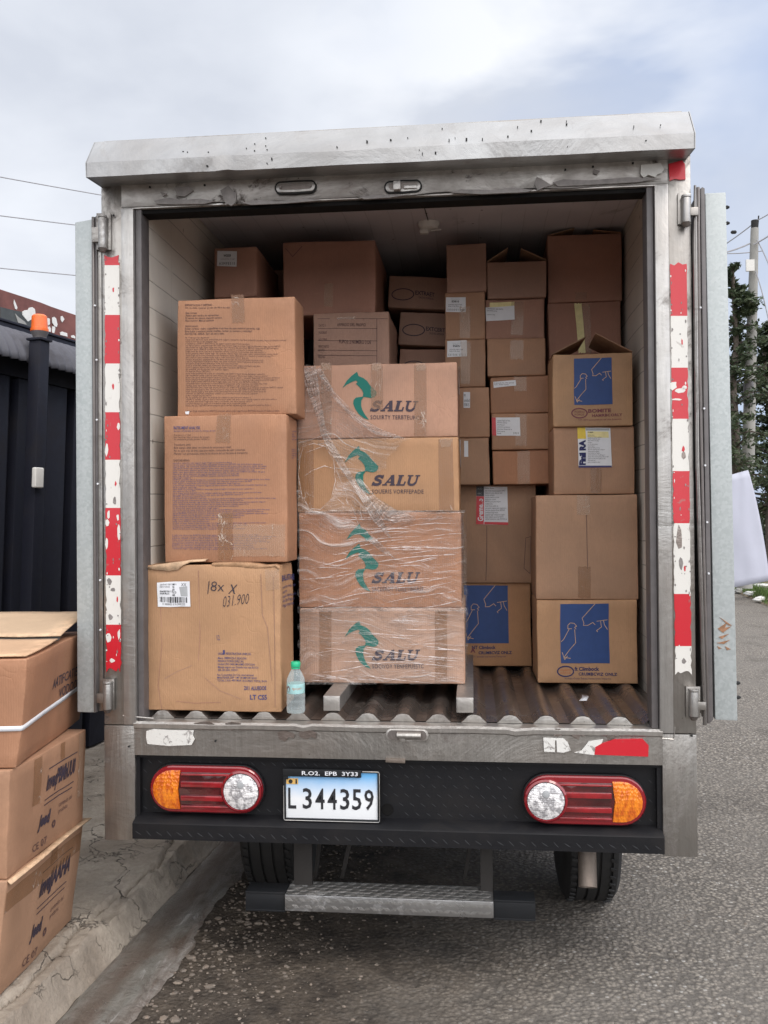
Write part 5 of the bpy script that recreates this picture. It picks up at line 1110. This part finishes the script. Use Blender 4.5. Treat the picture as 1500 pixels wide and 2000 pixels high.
mb = MB(); mb.add([bo+Vector((math.sin(-.75+.3*math.cos(k))*.0293, -math.cos(-.75+.3*math.cos(k))*.0293, .079+.010*math.sin(k))) for k in [i*math.pi/6 for i in range(12)]], [list(range(12))]); mb.build('label_picture', 'print_maroon', lbw, fix=False)
# crumpled scrap of tape on the floor
mb = MB(); c = G(1139, 1363, ZCR+.002); mb.add([c+Vector((x*.02, y*.05, z*.006)) for x, y, z in ((-1, -1, 0), (.2, -1.2, .6), (-.2, 0, .2), (.9, -.1, 1), (.1, 1, .3), (1, .9, 0))], [[0, 1, 3, 2], [2, 3, 5, 4]])
o = mb.build('film_scrap', 'label_white', None, c, fix=False); tag(o, 'tiny white scrap of torn film lying on the ribbed floor before the right-hand carton', 'scrap'); md = o.modifiers.new('s', 'SOLIDIFY'); md.thickness = .0006
# ------------------------------------------------------------------ cartons on the pavement
GO = 'cartons stacked on the pavement'
def obox(lab, ybot, ztop, lat, shear, dn, df, w_, mt, seed, zb, rot=R_(1.5)):
    # right face nearly along the truck, dn/df: world Y of near and far end; lat = world x of the lower edge of the right face at near end
    B = Box(w_, df-dn, ztop-zb, (lat-w_/2*math.cos(rot), dn-w_/2*math.sin(rot), zb), mt, lab, shear=shear, seed=seed, amp=.004, group=GO, rot=rot); return B
zs = KH+.004
q1, q2 = G(133, 1786, zs), G(0, 1908, zs)
hB = .340; zt1 = zs+hB; shv = .125
o1 = obox('bottom carton of the leaning pavement stack, its tape peeling along the top edge', 0, zt1, -1.077, shv, -.44, .075, .50, 'cardboard_tan', 61, zs)
o2 = obox('middle carton of the leaning pavement stack, dark scribbled print on its side', 0, zt1+.307, -1.040, .045, -.43, .060, .50, 'cardboard_tan', 62, zt1+.002, R_(.3))
o3 = obox('top carton of the leaning pavement stack, pale lid, white strap round it', 0, zt1+.617, -1.018, .11, -.415, .185, .52, 'cardboard_tan', 63, zt1+.310, R_(8.5))
for B, dy in ((o1, 0), (o2, 0)):
    pass
def rt(B, s_, u0, u1, v0, v1, mt='ink_dark', **k):
    vs, fs = font_verts(s_, **k); mb = MB(); mb.add([B.put(B.d*(u0+(u1-u0)*a), B.h*(v0+(v1-v0)*b), 'r', .002) for a, b in vs], fs); mb.build('printed_text', mt, B.o, B.org, fix=False)
def rline(B, a, b, wd=.003, mt='ink_dark'):
    mb = MB(); n = 6; vs = []
    for i in range(n+1):
        u = a[0]+(b[0]-a[0])*i/n; v = a[1]+(b[1]-a[1])*i/n; vs += [B.put(B.d*u, B.h*v, 'r', .002), B.put(B.d*u, B.h*v+wd, 'r', .002)]
    mb.add(vs, [[2*i, 2*i+2, 2*i+3, 2*i+1] for i in range(n)]); mb.build('printed_line', mt, B.o, B.org, fix=False)
rt(o3, 'AATIFCATIE S.12\n      VODOOKO', .42, .98, .42, .66, 'ink_dark', bold=.01, shear=.1)
for B, t in ((o2, 'inveqPBMhUU0'), (o1, 'invejJAAHA')):
    rline(B, (.45, .80), (.86, .80)); rline(B, (.42, .50), (.82, .50)); rline(B, (.42, .45), (.80, .45))
    rt(B, t, .43, .84, .54, .76, 'ink_dark', bold=.04, shear=.35); rt(B, 'Jeed', .36, .52, .22, .38, 'ink_dark', bold=.05, shear=.3); rt(B, 'CE 07', .30, .48, .06, .13, 'ink_soft'); rt(B, 'contenido del\nproducto', .62, .80, .26, .38, 'ink_soft'); rt(B, 'o', .54, .59, .16, .24, 'ink_soft', bold=.04)
def rpatch(B, u0, u1, v0, v1, mt, name='packing_tape', off=.0024):
    return B.patch([(B.d*u0, B.h*v1), (B.d*u1, B.h*v1), (B.d*u1, B.h*v0), (B.d*u0, B.h*v0)], name, mt, face='r', off=off, local=True)
rpatch(o2, .26, .36, .52, .98, 'packing_tape'); rpatch(o2, .88, .95, .3, .99, 'clear_tape'); rpatch(o2, .62, .68, .82, .99, 'packing_tape'); rpatch(o1, 0, .98, .72, .90, 'packing_tape'); rpatch(o1, .55, .64, .82, .99, 'packing_tape', off=.003)
for B in (o1, o2): B.patch([(-B.w/2*.2, B.h*.98), (B.w/2*.15, B.h*.98), (B.w/2*.15, B.h*.5), (-B.w/2*.2, B.h*.5)], 'packing_tape', 'packing_tape', off=.0024, local=True)
B = o3
# lid: two flaps with a gap and a clear tape over it
def lidz(v): return .008*(v/.47) if v < .5 else .012+.050*((v-.5)/.49)
def top(u0, u1, v0, v1, mt, name, off): 
    mb = MB(); n = 8; vs = [B.put(B.w*(u0+(u1-u0)*i/n), B.d*(v0+(v1-v0)*j/n), 't', off+lidz(v0+(v1-v0)*j/n)+.002*noise.noise(Vector((i, j, 1)))) for i in range(n+1) for j in range(n+1)]
    mb.add(vs, [[i*(n+1)+j, i*(n+1)+j+1, (i+1)*(n+1)+j+1, (i+1)*(n+1)+j] for i in range(n) for j in range(n)]); o = mb.build(name, mt, B.o, B.org, fix=False)
    if name == 'lid_flap': md = o.modifiers.new('s', 'SOLIDIFY'); md.thickness = .004
top(-.49, .49, .01, .47, 'cardboard_pale', 'lid_flap', .006); top(-.49, .49, .515, .985, 'cardboard_pale', 'lid_flap', .006); top(-.5, .5, .38, .47, 'clear_tape', 'clear_tape', .009); top(-.5, .49, .46, .52, 'foot_dark', 'lid_gap', .003)  # lid flaps in paler board: light from above is put into the colour
mb = MB(); mb.v = []
pts = [B.put(-B.w/2, B.h*.33, 'f', .004), B.put(0, B.h*.34, 'f', .004), B.put(B.w/2-.001, B.h*.34, 'f', .004)]+[B.put(B.d*t, B.h*(.34+.04*t), 'r', .004) for t in (.01, .3, .6, .99)]
vs = []
for p in pts: vs += [p, p+Vector((0, 0, .014))]
mb.add(vs, [[2*i, 2*i+2, 2*i+3, 2*i+1] for i in range(len(pts)-1)]); o = mb.build('strap', 'label_white', B.o, B.org, fix=False); md = o.modifiers.new('s', 'SOLIDIFY'); md.thickness = .001
# torn overhanging flap on the bottom carton
mb = MB(); B = o1; a = [B.put(B.d*t, B.h, 'r', .0) for t in (0, .35, .7, 1.0)]; b = [p+Vector((.010+.006*k, .0, -.010+.004*k)) for k, p in enumerate(a)]
mb.add(a+b, [[i, i+1, i+5, i+4] for i in range(3)]); o = mb.build('flap', 'cardboard_pale', B.o, B.org, fix=False); md = o.modifiers.new('s', 'SOLIDIFY'); md.thickness = .003

# ------------------------------------------------------------------ gate fence on the left
FA = Pd(0, 623, 4.6); e_ = (_w.copy()); 
def hv(v): v = v.copy(); v.z = 0; return v.normalized()
FE = (hv(_w)*math.cos(R_(17.2))+hv(_r)*math.sin(R_(17.2))); FN = Vector((FE.y, -FE.x, 0))    # FN points to the road
if FN.dot(CP-FA) < 0: FN = -FN
TLT = .058
def FPt(px, py, off=0.0):
    d = ray(px, py); o = FA+FN*off; t = (o-CP).dot(FN)/d.dot(FN); p = CP+d*t; return (p-FA).dot(FE)+(1.9-p.z)*TLT, p.z
def FX(s_, z, off=0.0): return Vector((FA.x, FA.y, 0))+FE*s_+FN*off+Vector((0, 0, z))+FE*(-(1.9-z)*TLT)
def fb(mb, s0, s1, z0, z1, o0, o1, mi=0):
    mb.add([FX(s0, z0, o0), FX(s1, z0, o0), FX(s1, z0, o1), FX(s0, z0, o1), FX(s0, z1, o0), FX(s1, z1, o0), FX(s1, z1, o1), FX(s0, z1, o1)], [(0, 3, 2, 1), (4, 5, 6, 7), (0, 1, 5, 4), (1, 2, 6, 5), (2, 3, 7, 6), (3, 0, 4, 7)], mi)
gz = KH-.01
zr = FPt(0, 716)[1]; ze = FPt(0, 695, .16)[1]; za = FPt(0, 634)[1]
gf = thing('gate_fence', FX(0, gz, 0), 'navy-black ribbed metal gate fence with a curved corrugated awning, left of the truck', 'fence')
def gp(name, mt, fn, **k): mb = MB(); fn(mb); return mb.build(name, mt, gf, **k)
S0, S1 = -2.6, 4.5
pit = .235
def f(mb):
    fb(mb, S0, S1, gz, zr-.02, -.03, -.012)
    s_ = FPt(75, 800)[0]+.02-pit*20
    while s_ < S1:
        if s_ > S0: fb(mb, s_, s_+pit*.70, gz+.02, zr-.05, -.010, .045)
        s_ += pit
gp('ribbed_panel', 'fence_navy', f, bevel=.004)
gp('top_rail', 'fence_navy', lambda mb: fb(mb, S0, S1, zr-.045, zr+.075, -.012, .045), bevel=.004)
gp('red_trim', 'print_maroon', lambda mb: fb(mb, S0, S1, zr+.080, zr+.110, -.012, .030))
gp('gutter_rail', 'fence_navy', lambda mb: (fb(mb, S0, S1, za-.01, za+.03, -.09, -.03), fb(mb, S0, S1, za+.032, za+.045, -.10, -.02)), bevel=.003)
def f(mb):
    n = int((S1-S0)/.0075); m = 9; vs = []
    for i in range(n+1):
        s_ = S0+i*.0075; c = .010*math.sin(s_*2*math.pi/.062)
        for j in range(m+1):
            a = j/m*math.pi/2*.92; ro = .26+c; o = -.08+ro*math.sin(a); z = (za-.235)+(.235+c)*math.cos(a); vs.append(FX(s_, z, o))
    mb.add(vs, [[i*(m+1)+j, i*(m+1)+j+1, (i+1)*(m+1)+j+1, (i+1)*(m+1)+j] for i in range(n) for j in range(m)])
o = gp('awning', 'fence_roof', f, fix=False, smooth=60); md = o.modifiers.new('s', 'SOLIDIFY'); md.thickness = .004
ps = FPt(61, 800, .17)[0]; zp = FPt(66, 668, .17)[1]
gpo = thing('gate_post', FX(ps, gz, .19), 'dark square gate post topped by an orange warning beacon', 'post')
mb = MB(); fb(mb, ps-.036, ps+.040, gz, zp, .17, .24); mb.build('post', 'fence_navy', gpo, bevel=.006)
mb = MB(); fb(mb, ps-.046, ps+.048, zp+.001, zp+.014, .16, .25); mb.build('cap_plate', 'fence_navy', gpo, bevel=.003)
pcn = FX(ps+.002, zp+.015, .205); mb = MB(); mb.lathe([(.034, 0), (.034, .012), (.044, .030), (.044, .036)], pcn, 24); mb.build('beacon_base', 'gasket', gpo)
mb = MB(); mb.lathe([(.0455, .037), (.0455, .052), (.0415, .054), (.038, .116), (.030, .124), (.012, .127)], pcn, 28); mb.build('beacon', 'beacon_orange', gpo, smooth=40)
mb = MB(); fb(mb, FPt(67, 933, .26)[0], FPt(84, 933, .26)[0], FPt(76, 953, .26)[1], FPt(76, 913, .26)[1], .241, .268); mb.build('intercom', 'white_plastic', gpo, bevel=.010, seg=3)
# the red-brown wall behind
wl = thing('painted_wall', FX(0, 0, -.6), 'rusty red-brown wall with peeling white patches behind the gate fence', 'wall')
def WP(px, py): s_, z = FPt(px, py, -.6); s_ -= (1.9-z)*TLT; return Vector((FA.x, FA.y, 0))+FE*s_+FN*-.6+Vector((0, 0, z))
tp = [WP(-500, 400), WP(0, 565), WP(80, 591), WP(100, 599), WP(135, 611), WP(147, 615), WP(500, 735)]
mb = MB(); mb.prism(tp+[Vector((p.x, p.y, 0)) for p in (tp[-1], tp[0])], FN*-.15); mb.build('masonry', 'wall_red', wl)
def wpatch(pts, mt='patch_white', o=.004, name='peeled_patch'):
    mb = MB(); mb.prism([WP(x, y)+FN*o for x, y in pts], FN*-.003); mb.build(name, mt, wl)
Z = lambda L: [(x*.10667, 560+y*.10667) for x, y in L]
wpatch(Z([(0, 370), (240, 430), (400, 460), (520, 540), (800, 600), (800, 800), (0, 760)]), 'patch_dark', .003, 'dark_opening')
wpatch(Z([(250, 235), (275, 290), (310, 380), (300, 418), (270, 405), (245, 310)])); wpatch(Z([(395, 460), (440, 432), (500, 425), (520, 385), (580, 375), (625, 410), (635, 470), (630, 560), (560, 600), (500, 640), (450, 580), (400, 520)]), o=.006)
wpatch(Z([(262, 488), (330, 560), (440, 640), (480, 700), (320, 660)]), 'pole_concrete', .006); wpatch(Z([(832, 585), (870, 575), (900, 590), (902, 680), (880, 712), (845, 670)]), o=.006); wpatch(Z([(942, 570), (980, 552), (1015, 580), (1040, 690), (1030, 740), (985, 720), (945, 660)]), o=.006)
wpatch(Z([(1105, 550), (1135, 535), (1172, 595), (1130, 655), (1105, 610)])); wpatch(Z([(845, 735), (905, 730), (925, 770), (920, 830), (850, 810)])); wpatch(Z([(948, 725), (1000, 730), (1005, 770), (985, 850), (948, 840)])); wpatch(Z([(1090, 840), (1130, 822), (1220, 850), (1228, 915), (1100, 885)])); wpatch(Z([(1290, 900), (1340, 885), (1370, 915), (1370, 950), (1300, 930)]))

# ------------------------------------------------------------------ right background
def blob(c, k, r, vs_, fs_, size, n):
    for _ in range(n):
        while True:
            d = Vector((r.uniform(-1, 1), r.uniform(-1, 1), r.uniform(-1, 1)))
            if d.length < 1: break
        p = c+Vector((d.x*k.x, d.y*k.y, d.z*k.z)); a = r.random()*6.28; e = r.uniform(-.9, .9); s_ = size*r.uniform(.5, 1.3)
        u = Vector((math.cos(a), math.sin(a), e)).normalized()*s_; v = u.cross(Vector((r.uniform(-1, 1), r.uniform(-1, 1), 1))).normalized()*s_*.45; b = len(vs_)
        vs_ += [p-u*.5, p+v*.5, p+u*.6, p-v*.5]; fs_.append([b, b+1, b+2, b+3])
def tree(base, h, spread, lab, seed, leaf='conifer_leaf', n=60, start=.3, den=70, cat='tree', group='trees along the road', size=.13):
    r = random.Random(seed); t = thing('conifer_tree', base, lab, cat, group); mb = MB(); base = Vector(base)
    path = [base+Vector((noise.noise(Vector((seed, i*.4, 0)))*.25*i*.3, noise.noise(Vector((seed, i*.4, 9)))*.1*i, h*i/8)) for i in range(9)]
    mb.tube(path, .1, 9, rr=[h*.020*(1-i/9.5)+.01 for i in range(9)]); vs_, fs_ = [], []
    for k in range(n):
        f_ = start+(1-start)*(k/n)**.9; p = path[0].lerp(path[8], 0); i = min(7, int(f_*8)); p = path[i].lerp(path[i+1], f_*8-i)
        a = r.random()*6.28; L = spread*(1-.75*(f_-start)/(1-start))*r.uniform(.45, 1.15); dr = r.uniform(-.12, .28)
        q = p+Vector((math.cos(a)*L, math.sin(a)*L, L*dr)); mid = p.lerp(q, .5)+Vector((0, 0, L*.10)); mb.tube([p, mid, q], .02, 5, rr=[.028*(1-f_)+.012, .016, .005])
        for w_ in range(6):
            m_ = .32+.68*w_/5; c = p.lerp(q, m_)+Vector((r.uniform(-.14, .14), r.uniform(-.14, .14), r.uniform(-.12, .1)))*L*.6; blob(c, Vector((.17, .17, .10))*L*.95+Vector((.06, .06, .04)), r, vs_, fs_, size, den//6)
    mb.build('trunk', 'bark', t, smooth=50); m2 = MB(); m2.add(vs_, fs_); m2.build('crown', leaf, t, fix=False); return t
def gp2(px, dist, z=0): p = Pd(px, 1000, dist); return Vector((p.x, p.y, z))
# verge: ground rises beyond the road
mb = MB(); V0 = G(1400, 1140); V1 = G(1500, 1185); vd = (V1-V0).normalized(); vd.z = 0; vn = Vector((-vd.y, vd.x, 0)); vs = []
if vn.dot(CR) < 0: vn = -vn
SS = [i*.35-13 for i in range(80)]; UU2 = [0, .12, .3, .6, 1.0, 1.6, 2.4, 3.5, 5, 8, 14, 40, 120]
def vh(a, u): return .004+(.10*min(1, u/.12)+.028*u if u < 14 else .10+.028*14)+noise.noise(Vector((a*.9, u*.8, 0)))*.06*min(1, u)
vs = [V0+vd*a*(1 if b < 6 else 1+b*.05)+vn*b+Vector((0, 0, vh(a, b))) for a in SS for b in UU2]; n = len(UU2)
mb.add(vs, [[i*n+j, i*n+j+1, (i+1)*n+j+1, (i+1)*n+j] for i in range(len(SS)-1) for j in range(n-1)]); tag(mb.build('verge_ground', 'verge', None), kind='structure')
mb = MB(); mb.add([(-300, 60, .02), (300, 60, .02), (300, 299, 4), (-300, 299, 4)], [[0, 1, 2, 3]]); tag(mb.build('far_field', 'field', None, fix=False), kind='structure')
# verge stones: each a thing
r = random.Random(9)
stn = [(.2, .05, .16), (.55, .02, .20), (.95, .03, .15), (1.3, .02, .22), (1.75, .05, .17), (2.2, .03, .2), (.7, .35, .18), (1.35, .40, .2), (2.0, .42, .22), (.3, .6, .16), (1.05, .8, .22), (1.75, .95, .2)]
whr = ('at the kerb nearest the truck', 'second along the kerb', 'third along the kerb', 'fourth along the kerb', 'fifth along the kerb', 'farthest right along the kerb', 'behind the kerb row, nearest the truck', 'behind the kerb row, middle', 'behind the kerb row, farthest right', 'up the verge, nearest the truck', 'up the verge, middle', 'up the verge, farthest right')
for i, (a, u, s_) in enumerate(stn):
    a = a*2.1-.5
    bm = bmesh.new(); bmesh.ops.create_icosphere(bm, subdivisions=3, radius=1); s_ *= .8; k = Vector((s_*r.uniform(.8, 1.2), s_*r.uniform(.5, .8), s_*.30))
    for v in bm.verts: q = v.co*(1+.45*noise.noise(v.co*1.6+Vector((i*3, 0, 0)))+.08*noise.noise(v.co*5)); v.co = Vector((q.x*k.x, q.y*k.y, q.z*k.z))
    me = bpy.data.meshes.new('verge_stone'); bm.to_mesh(me); bm.free(); me.materials.append(M['patch_white' if i % 3 else 'pole_concrete'])
    o = bpy.data.objects.new('verge_stone', me); link(o, None, V0+vd*(a+.3)+vn*u+Vector((0, 0, vh(a+.3, u)+.03))); o.rotation_euler = (0, 0, r.random()*3); me.polygons.foreach_set('use_smooth', [True]*len(me.polygons))
    tag(o, 'pale rock on the far verge, '+whr[i], 'rock', 'rocks edging the far verge')
vs_, fs_ = [], []
for i in range(9000):
    a = r.uniform(-6, 7); u = abs(r.gauss(0, .22))+.02 if r.random() < .6 else r.uniform(0, 7)
    p = V0+vd*a+vn*u+Vector((0, 0, vh(a, u))); h = r.uniform(.03, .13); an = r.random()*6.28; d = Vector((math.cos(an), math.sin(an), 0))*.008; b = len(vs_)
    vs_ += [p-d, p+d, p+Vector((r.uniform(-.04, .04), r.uniform(-.04, .04), h))]; fs_.append([b, b+1, b+2])
mb = MB(); mb.add(vs_, fs_); tag(mb.build('grass', 'grass_blade', None, fix=False), 'short green grass along the far verge of the road', 'grass', kind='stuff')
# utility pole
pb_ = gp2(1452, 15.5, .2); pt = Pd(1474, 446, 15.5); up_ = thing('utility_pole', pb_, 'pale concrete utility pole with cables behind the right-hand truck door', 'utility pole')
mb = MB(); ptv = pt
b0 = Pd(1450, 1010, 15.5); b0 = pb_.lerp(pb_, 0); n_ = 12
mb.tube([pb_+(ptv-pb_)*(i/6) for i in range(7)], .2, 12, rr=[.14-.072*i/6 for i in range(7)]); mb.build('pole', 'pole_concrete', up_)
mb = MB(); mb.tube([ptv, ptv+Vector((0, 0, .14))], .06, 10); mb.tube([ptv+Vector((.05, 0, 0)), ptv+Vector((.07, 0, .22))], .012, 6); mb.build('insulator', 'foot_dark', up_)
mb = MB(); q = Pd(1462, 770, 15.25); mb.tube([q+Vector((0, 0, .22)), q, q-Vector((0, 0, .22))], .12, 12, rr=[.08, .095, .06]); mb.build('junction_box', 'gasket', up_)
mb = MB(); q = Pd(1466, 505, 15.35); mb.box(q-Vector((.08, .02, .22)), q+Vector((.06, .02, -.02))); mb.build('notice_plate', 'patch_white', up_)
def cable(a, b, sag, lab, rr_=.010, grp='overhead cables'):
    a, b = Vector(a), Vector(b); mb = MB(); mb.tube([a.lerp(b, i/14)-Vector((0, 0, sag*4*(i/14)*(1-i/14))) for i in range(15)], rr_, 5); o = mb.build('cable', 'cable', None, a); tag(o, lab, 'cable', grp)
cable(ptv+Vector((0, 0, .1)), Pd(1240, 560, 17), .15, 'thin upper cable running left from the top of the concrete pole')
cable(ptv-Vector((.05, 0, .25)), Pd(1240, 470, 15), .25, 'cable with a black splice just left of the top of the concrete pole', .014)
mb = MB(); q = Pd(1433, 453.5, 15.4); mb.tube([q-Vector((.05, 0, 0)), q-Vector((.03, 0, 0)), q+Vector((.03, 0, 0)), q+Vector((.05, 0, 0))], .03, 8, rr=[.012, .032, .032, .012]); tag(mb.build('cable_splice', 'foot_dark', None, q), 'small black splice on the cable left of the concrete pole', 'cable joint')
cable(ptv+Vector((0, 0, .12)), Pd(1560, 372, 15), .05, 'cable rising to the right from the very top of the concrete pole'); cable(Pd(1472, 478, 15.4), Pd(1560, 418, 15), .03, 'cable rising to the right from just below the top of the concrete pole', .014)
cable(Pd(1478, 468, 15.4), Pd(1530, 600, 15), -.10, 'drop cable falling to the right of the concrete pole, upper one'); cable(Pd(1476, 530, 15.4), Pd(1506, 650, 15), -.08, 'drop cable falling to the right of the concrete pole, lower one')
cable(Pd(1330, 488, 16), Pd(1490, 490, 16), .06, 'level cable crossing behind the concrete pole')
for (x0, y0, x1, y1, lab) in ((-200, 308, 520, 432, 'highest of the three thin cables in the sky left of the truck'), (-200, 395, 520, 478, 'middle one of the three thin cables in the sky left of the truck'), (-200, 503, 520, 566, 'lowest of the three thin cables in the sky left of the truck')): cable(Pd(x0, y0, 9.0), Pd(x1, y1, 14), .03, lab, .007, 'thin cables over the pavement')
tree(gp2(1434, 15.2, .3), 5.5, .95, 'ragged conifer just left of the concrete pole, top thin and open', 3, n=84, den=84, start=.28, size=.10)
tree(gp2(1506, 18.0, .3), 5.2, 1.25, 'dense dark conifer right of the concrete pole', 8, 'dark_leaf', n=95, den=110, start=.22, size=.13)
tree(gp2(1600, 19.5, .3), 5.6, 1.8, 'tall conifer beyond the right edge of the road', 14, n=60, den=60, start=.3)
tree(gp2(1330, 26, .3), 4.5, 1.7, 'conifer far behind the truck', 19, 'dark_leaf', n=50, den=60, start=.15)
hd = thing('hedge_bank', gp2(1470, 21, .2), 'dark overgrown hedge bank behind the concrete pole', 'hedge'); r = random.Random(4); vs_, fs_ = [], []
for i in range(34):
    c = gp2(1405+i*9.5, 20.5+r.uniform(-.5, .6), .75+r.uniform(-.25, .35)); blob(c, Vector((.55, .5, .75)), r, vs_, fs_, .15, 300)
mb = MB(); mb.add(vs_, fs_); mb.build('foliage', 'dark_leaf', hd, fix=False)
mb = MB()
for i in range(12): c = gp2(1405+i*27, 20.8, .1); mb.tube([c, c+Vector((r.uniform(-.2, .2), 0, 1.4))], .04, 6, rr=[.06, .02])
mb.build('stems', 'bark', hd)
bt = thing('brick_pillar', gp2(1425, 17.5, .15), 'low grey-green wall beyond the paper sheet', 'wall'); mb = MB()
a, b = Pd(1400, 842, 19.4), Pd(1446, 842, 19.4); mb.prism([a, b, Vector((b.x, b.y, .3)), Vector((a.x, a.y, .3))], (0, .25, 0)); mb.build('wall', 'fence_roof', bt); mb = MB(); mb.prism([a+Vector((-.03, -.03, .0)), b+Vector((.03, -.03, 0)), b+Vector((.03, -.03, .06)), a+Vector((-.03, -.03, .06))], (0, .3, 0)); mb.build('coping', 'pole_concrete', bt)
bt.name = 'garden_wall'; 
# ------------------------------------------------------------------ sheet of paper by the right door
mb = MB(); L = [(1423, 928, 1425, 1149), (1445, 922, 1455, 1145), (1461, 918, 1480, 1139), (1461, 918, 1500, 1135)]
n, m = 16, 16; vs = []
c4 = [(1421, 929), (1461, 918), (1503, 1134), (1425, 1149)]; e1 = (1485, 985); 
for i in range(n+1):
    a = i/n
    xl = 1421+4*a; yl = 929+220*a; bow = 4*math.sin(math.pi*min(1, a*1.0))
    xr_ = 1461+43*a**.85+bow*.5; yr_ = 918+216*a
    for j in range(m+1):
        b = j/m; q = P(xl+(xr_-xl)*b, yl+(yr_-yl)*b, .10+.02*b*b+.007*math.sin(b*3+a*2)+.004*noise.noise(Vector((a*3, b*3, 0)))); vs.append(q)
mb.add(vs, [[i*(m+1)+j, i*(m+1)+j+1, (i+1)*(m+1)+j+1, (i+1)*(m+1)+j] for i in range(n) for j in range(m)])
o = mb.build('paper_sheet', 'paper', None, P(1421, 1149, .1), fix=False, smooth=80); tag(o, 'large curled white paper sheet sticking out behind the right truck door', 'paper'); md = o.modifiers.new('s', 'SOLIDIFY'); md.thickness = .0008
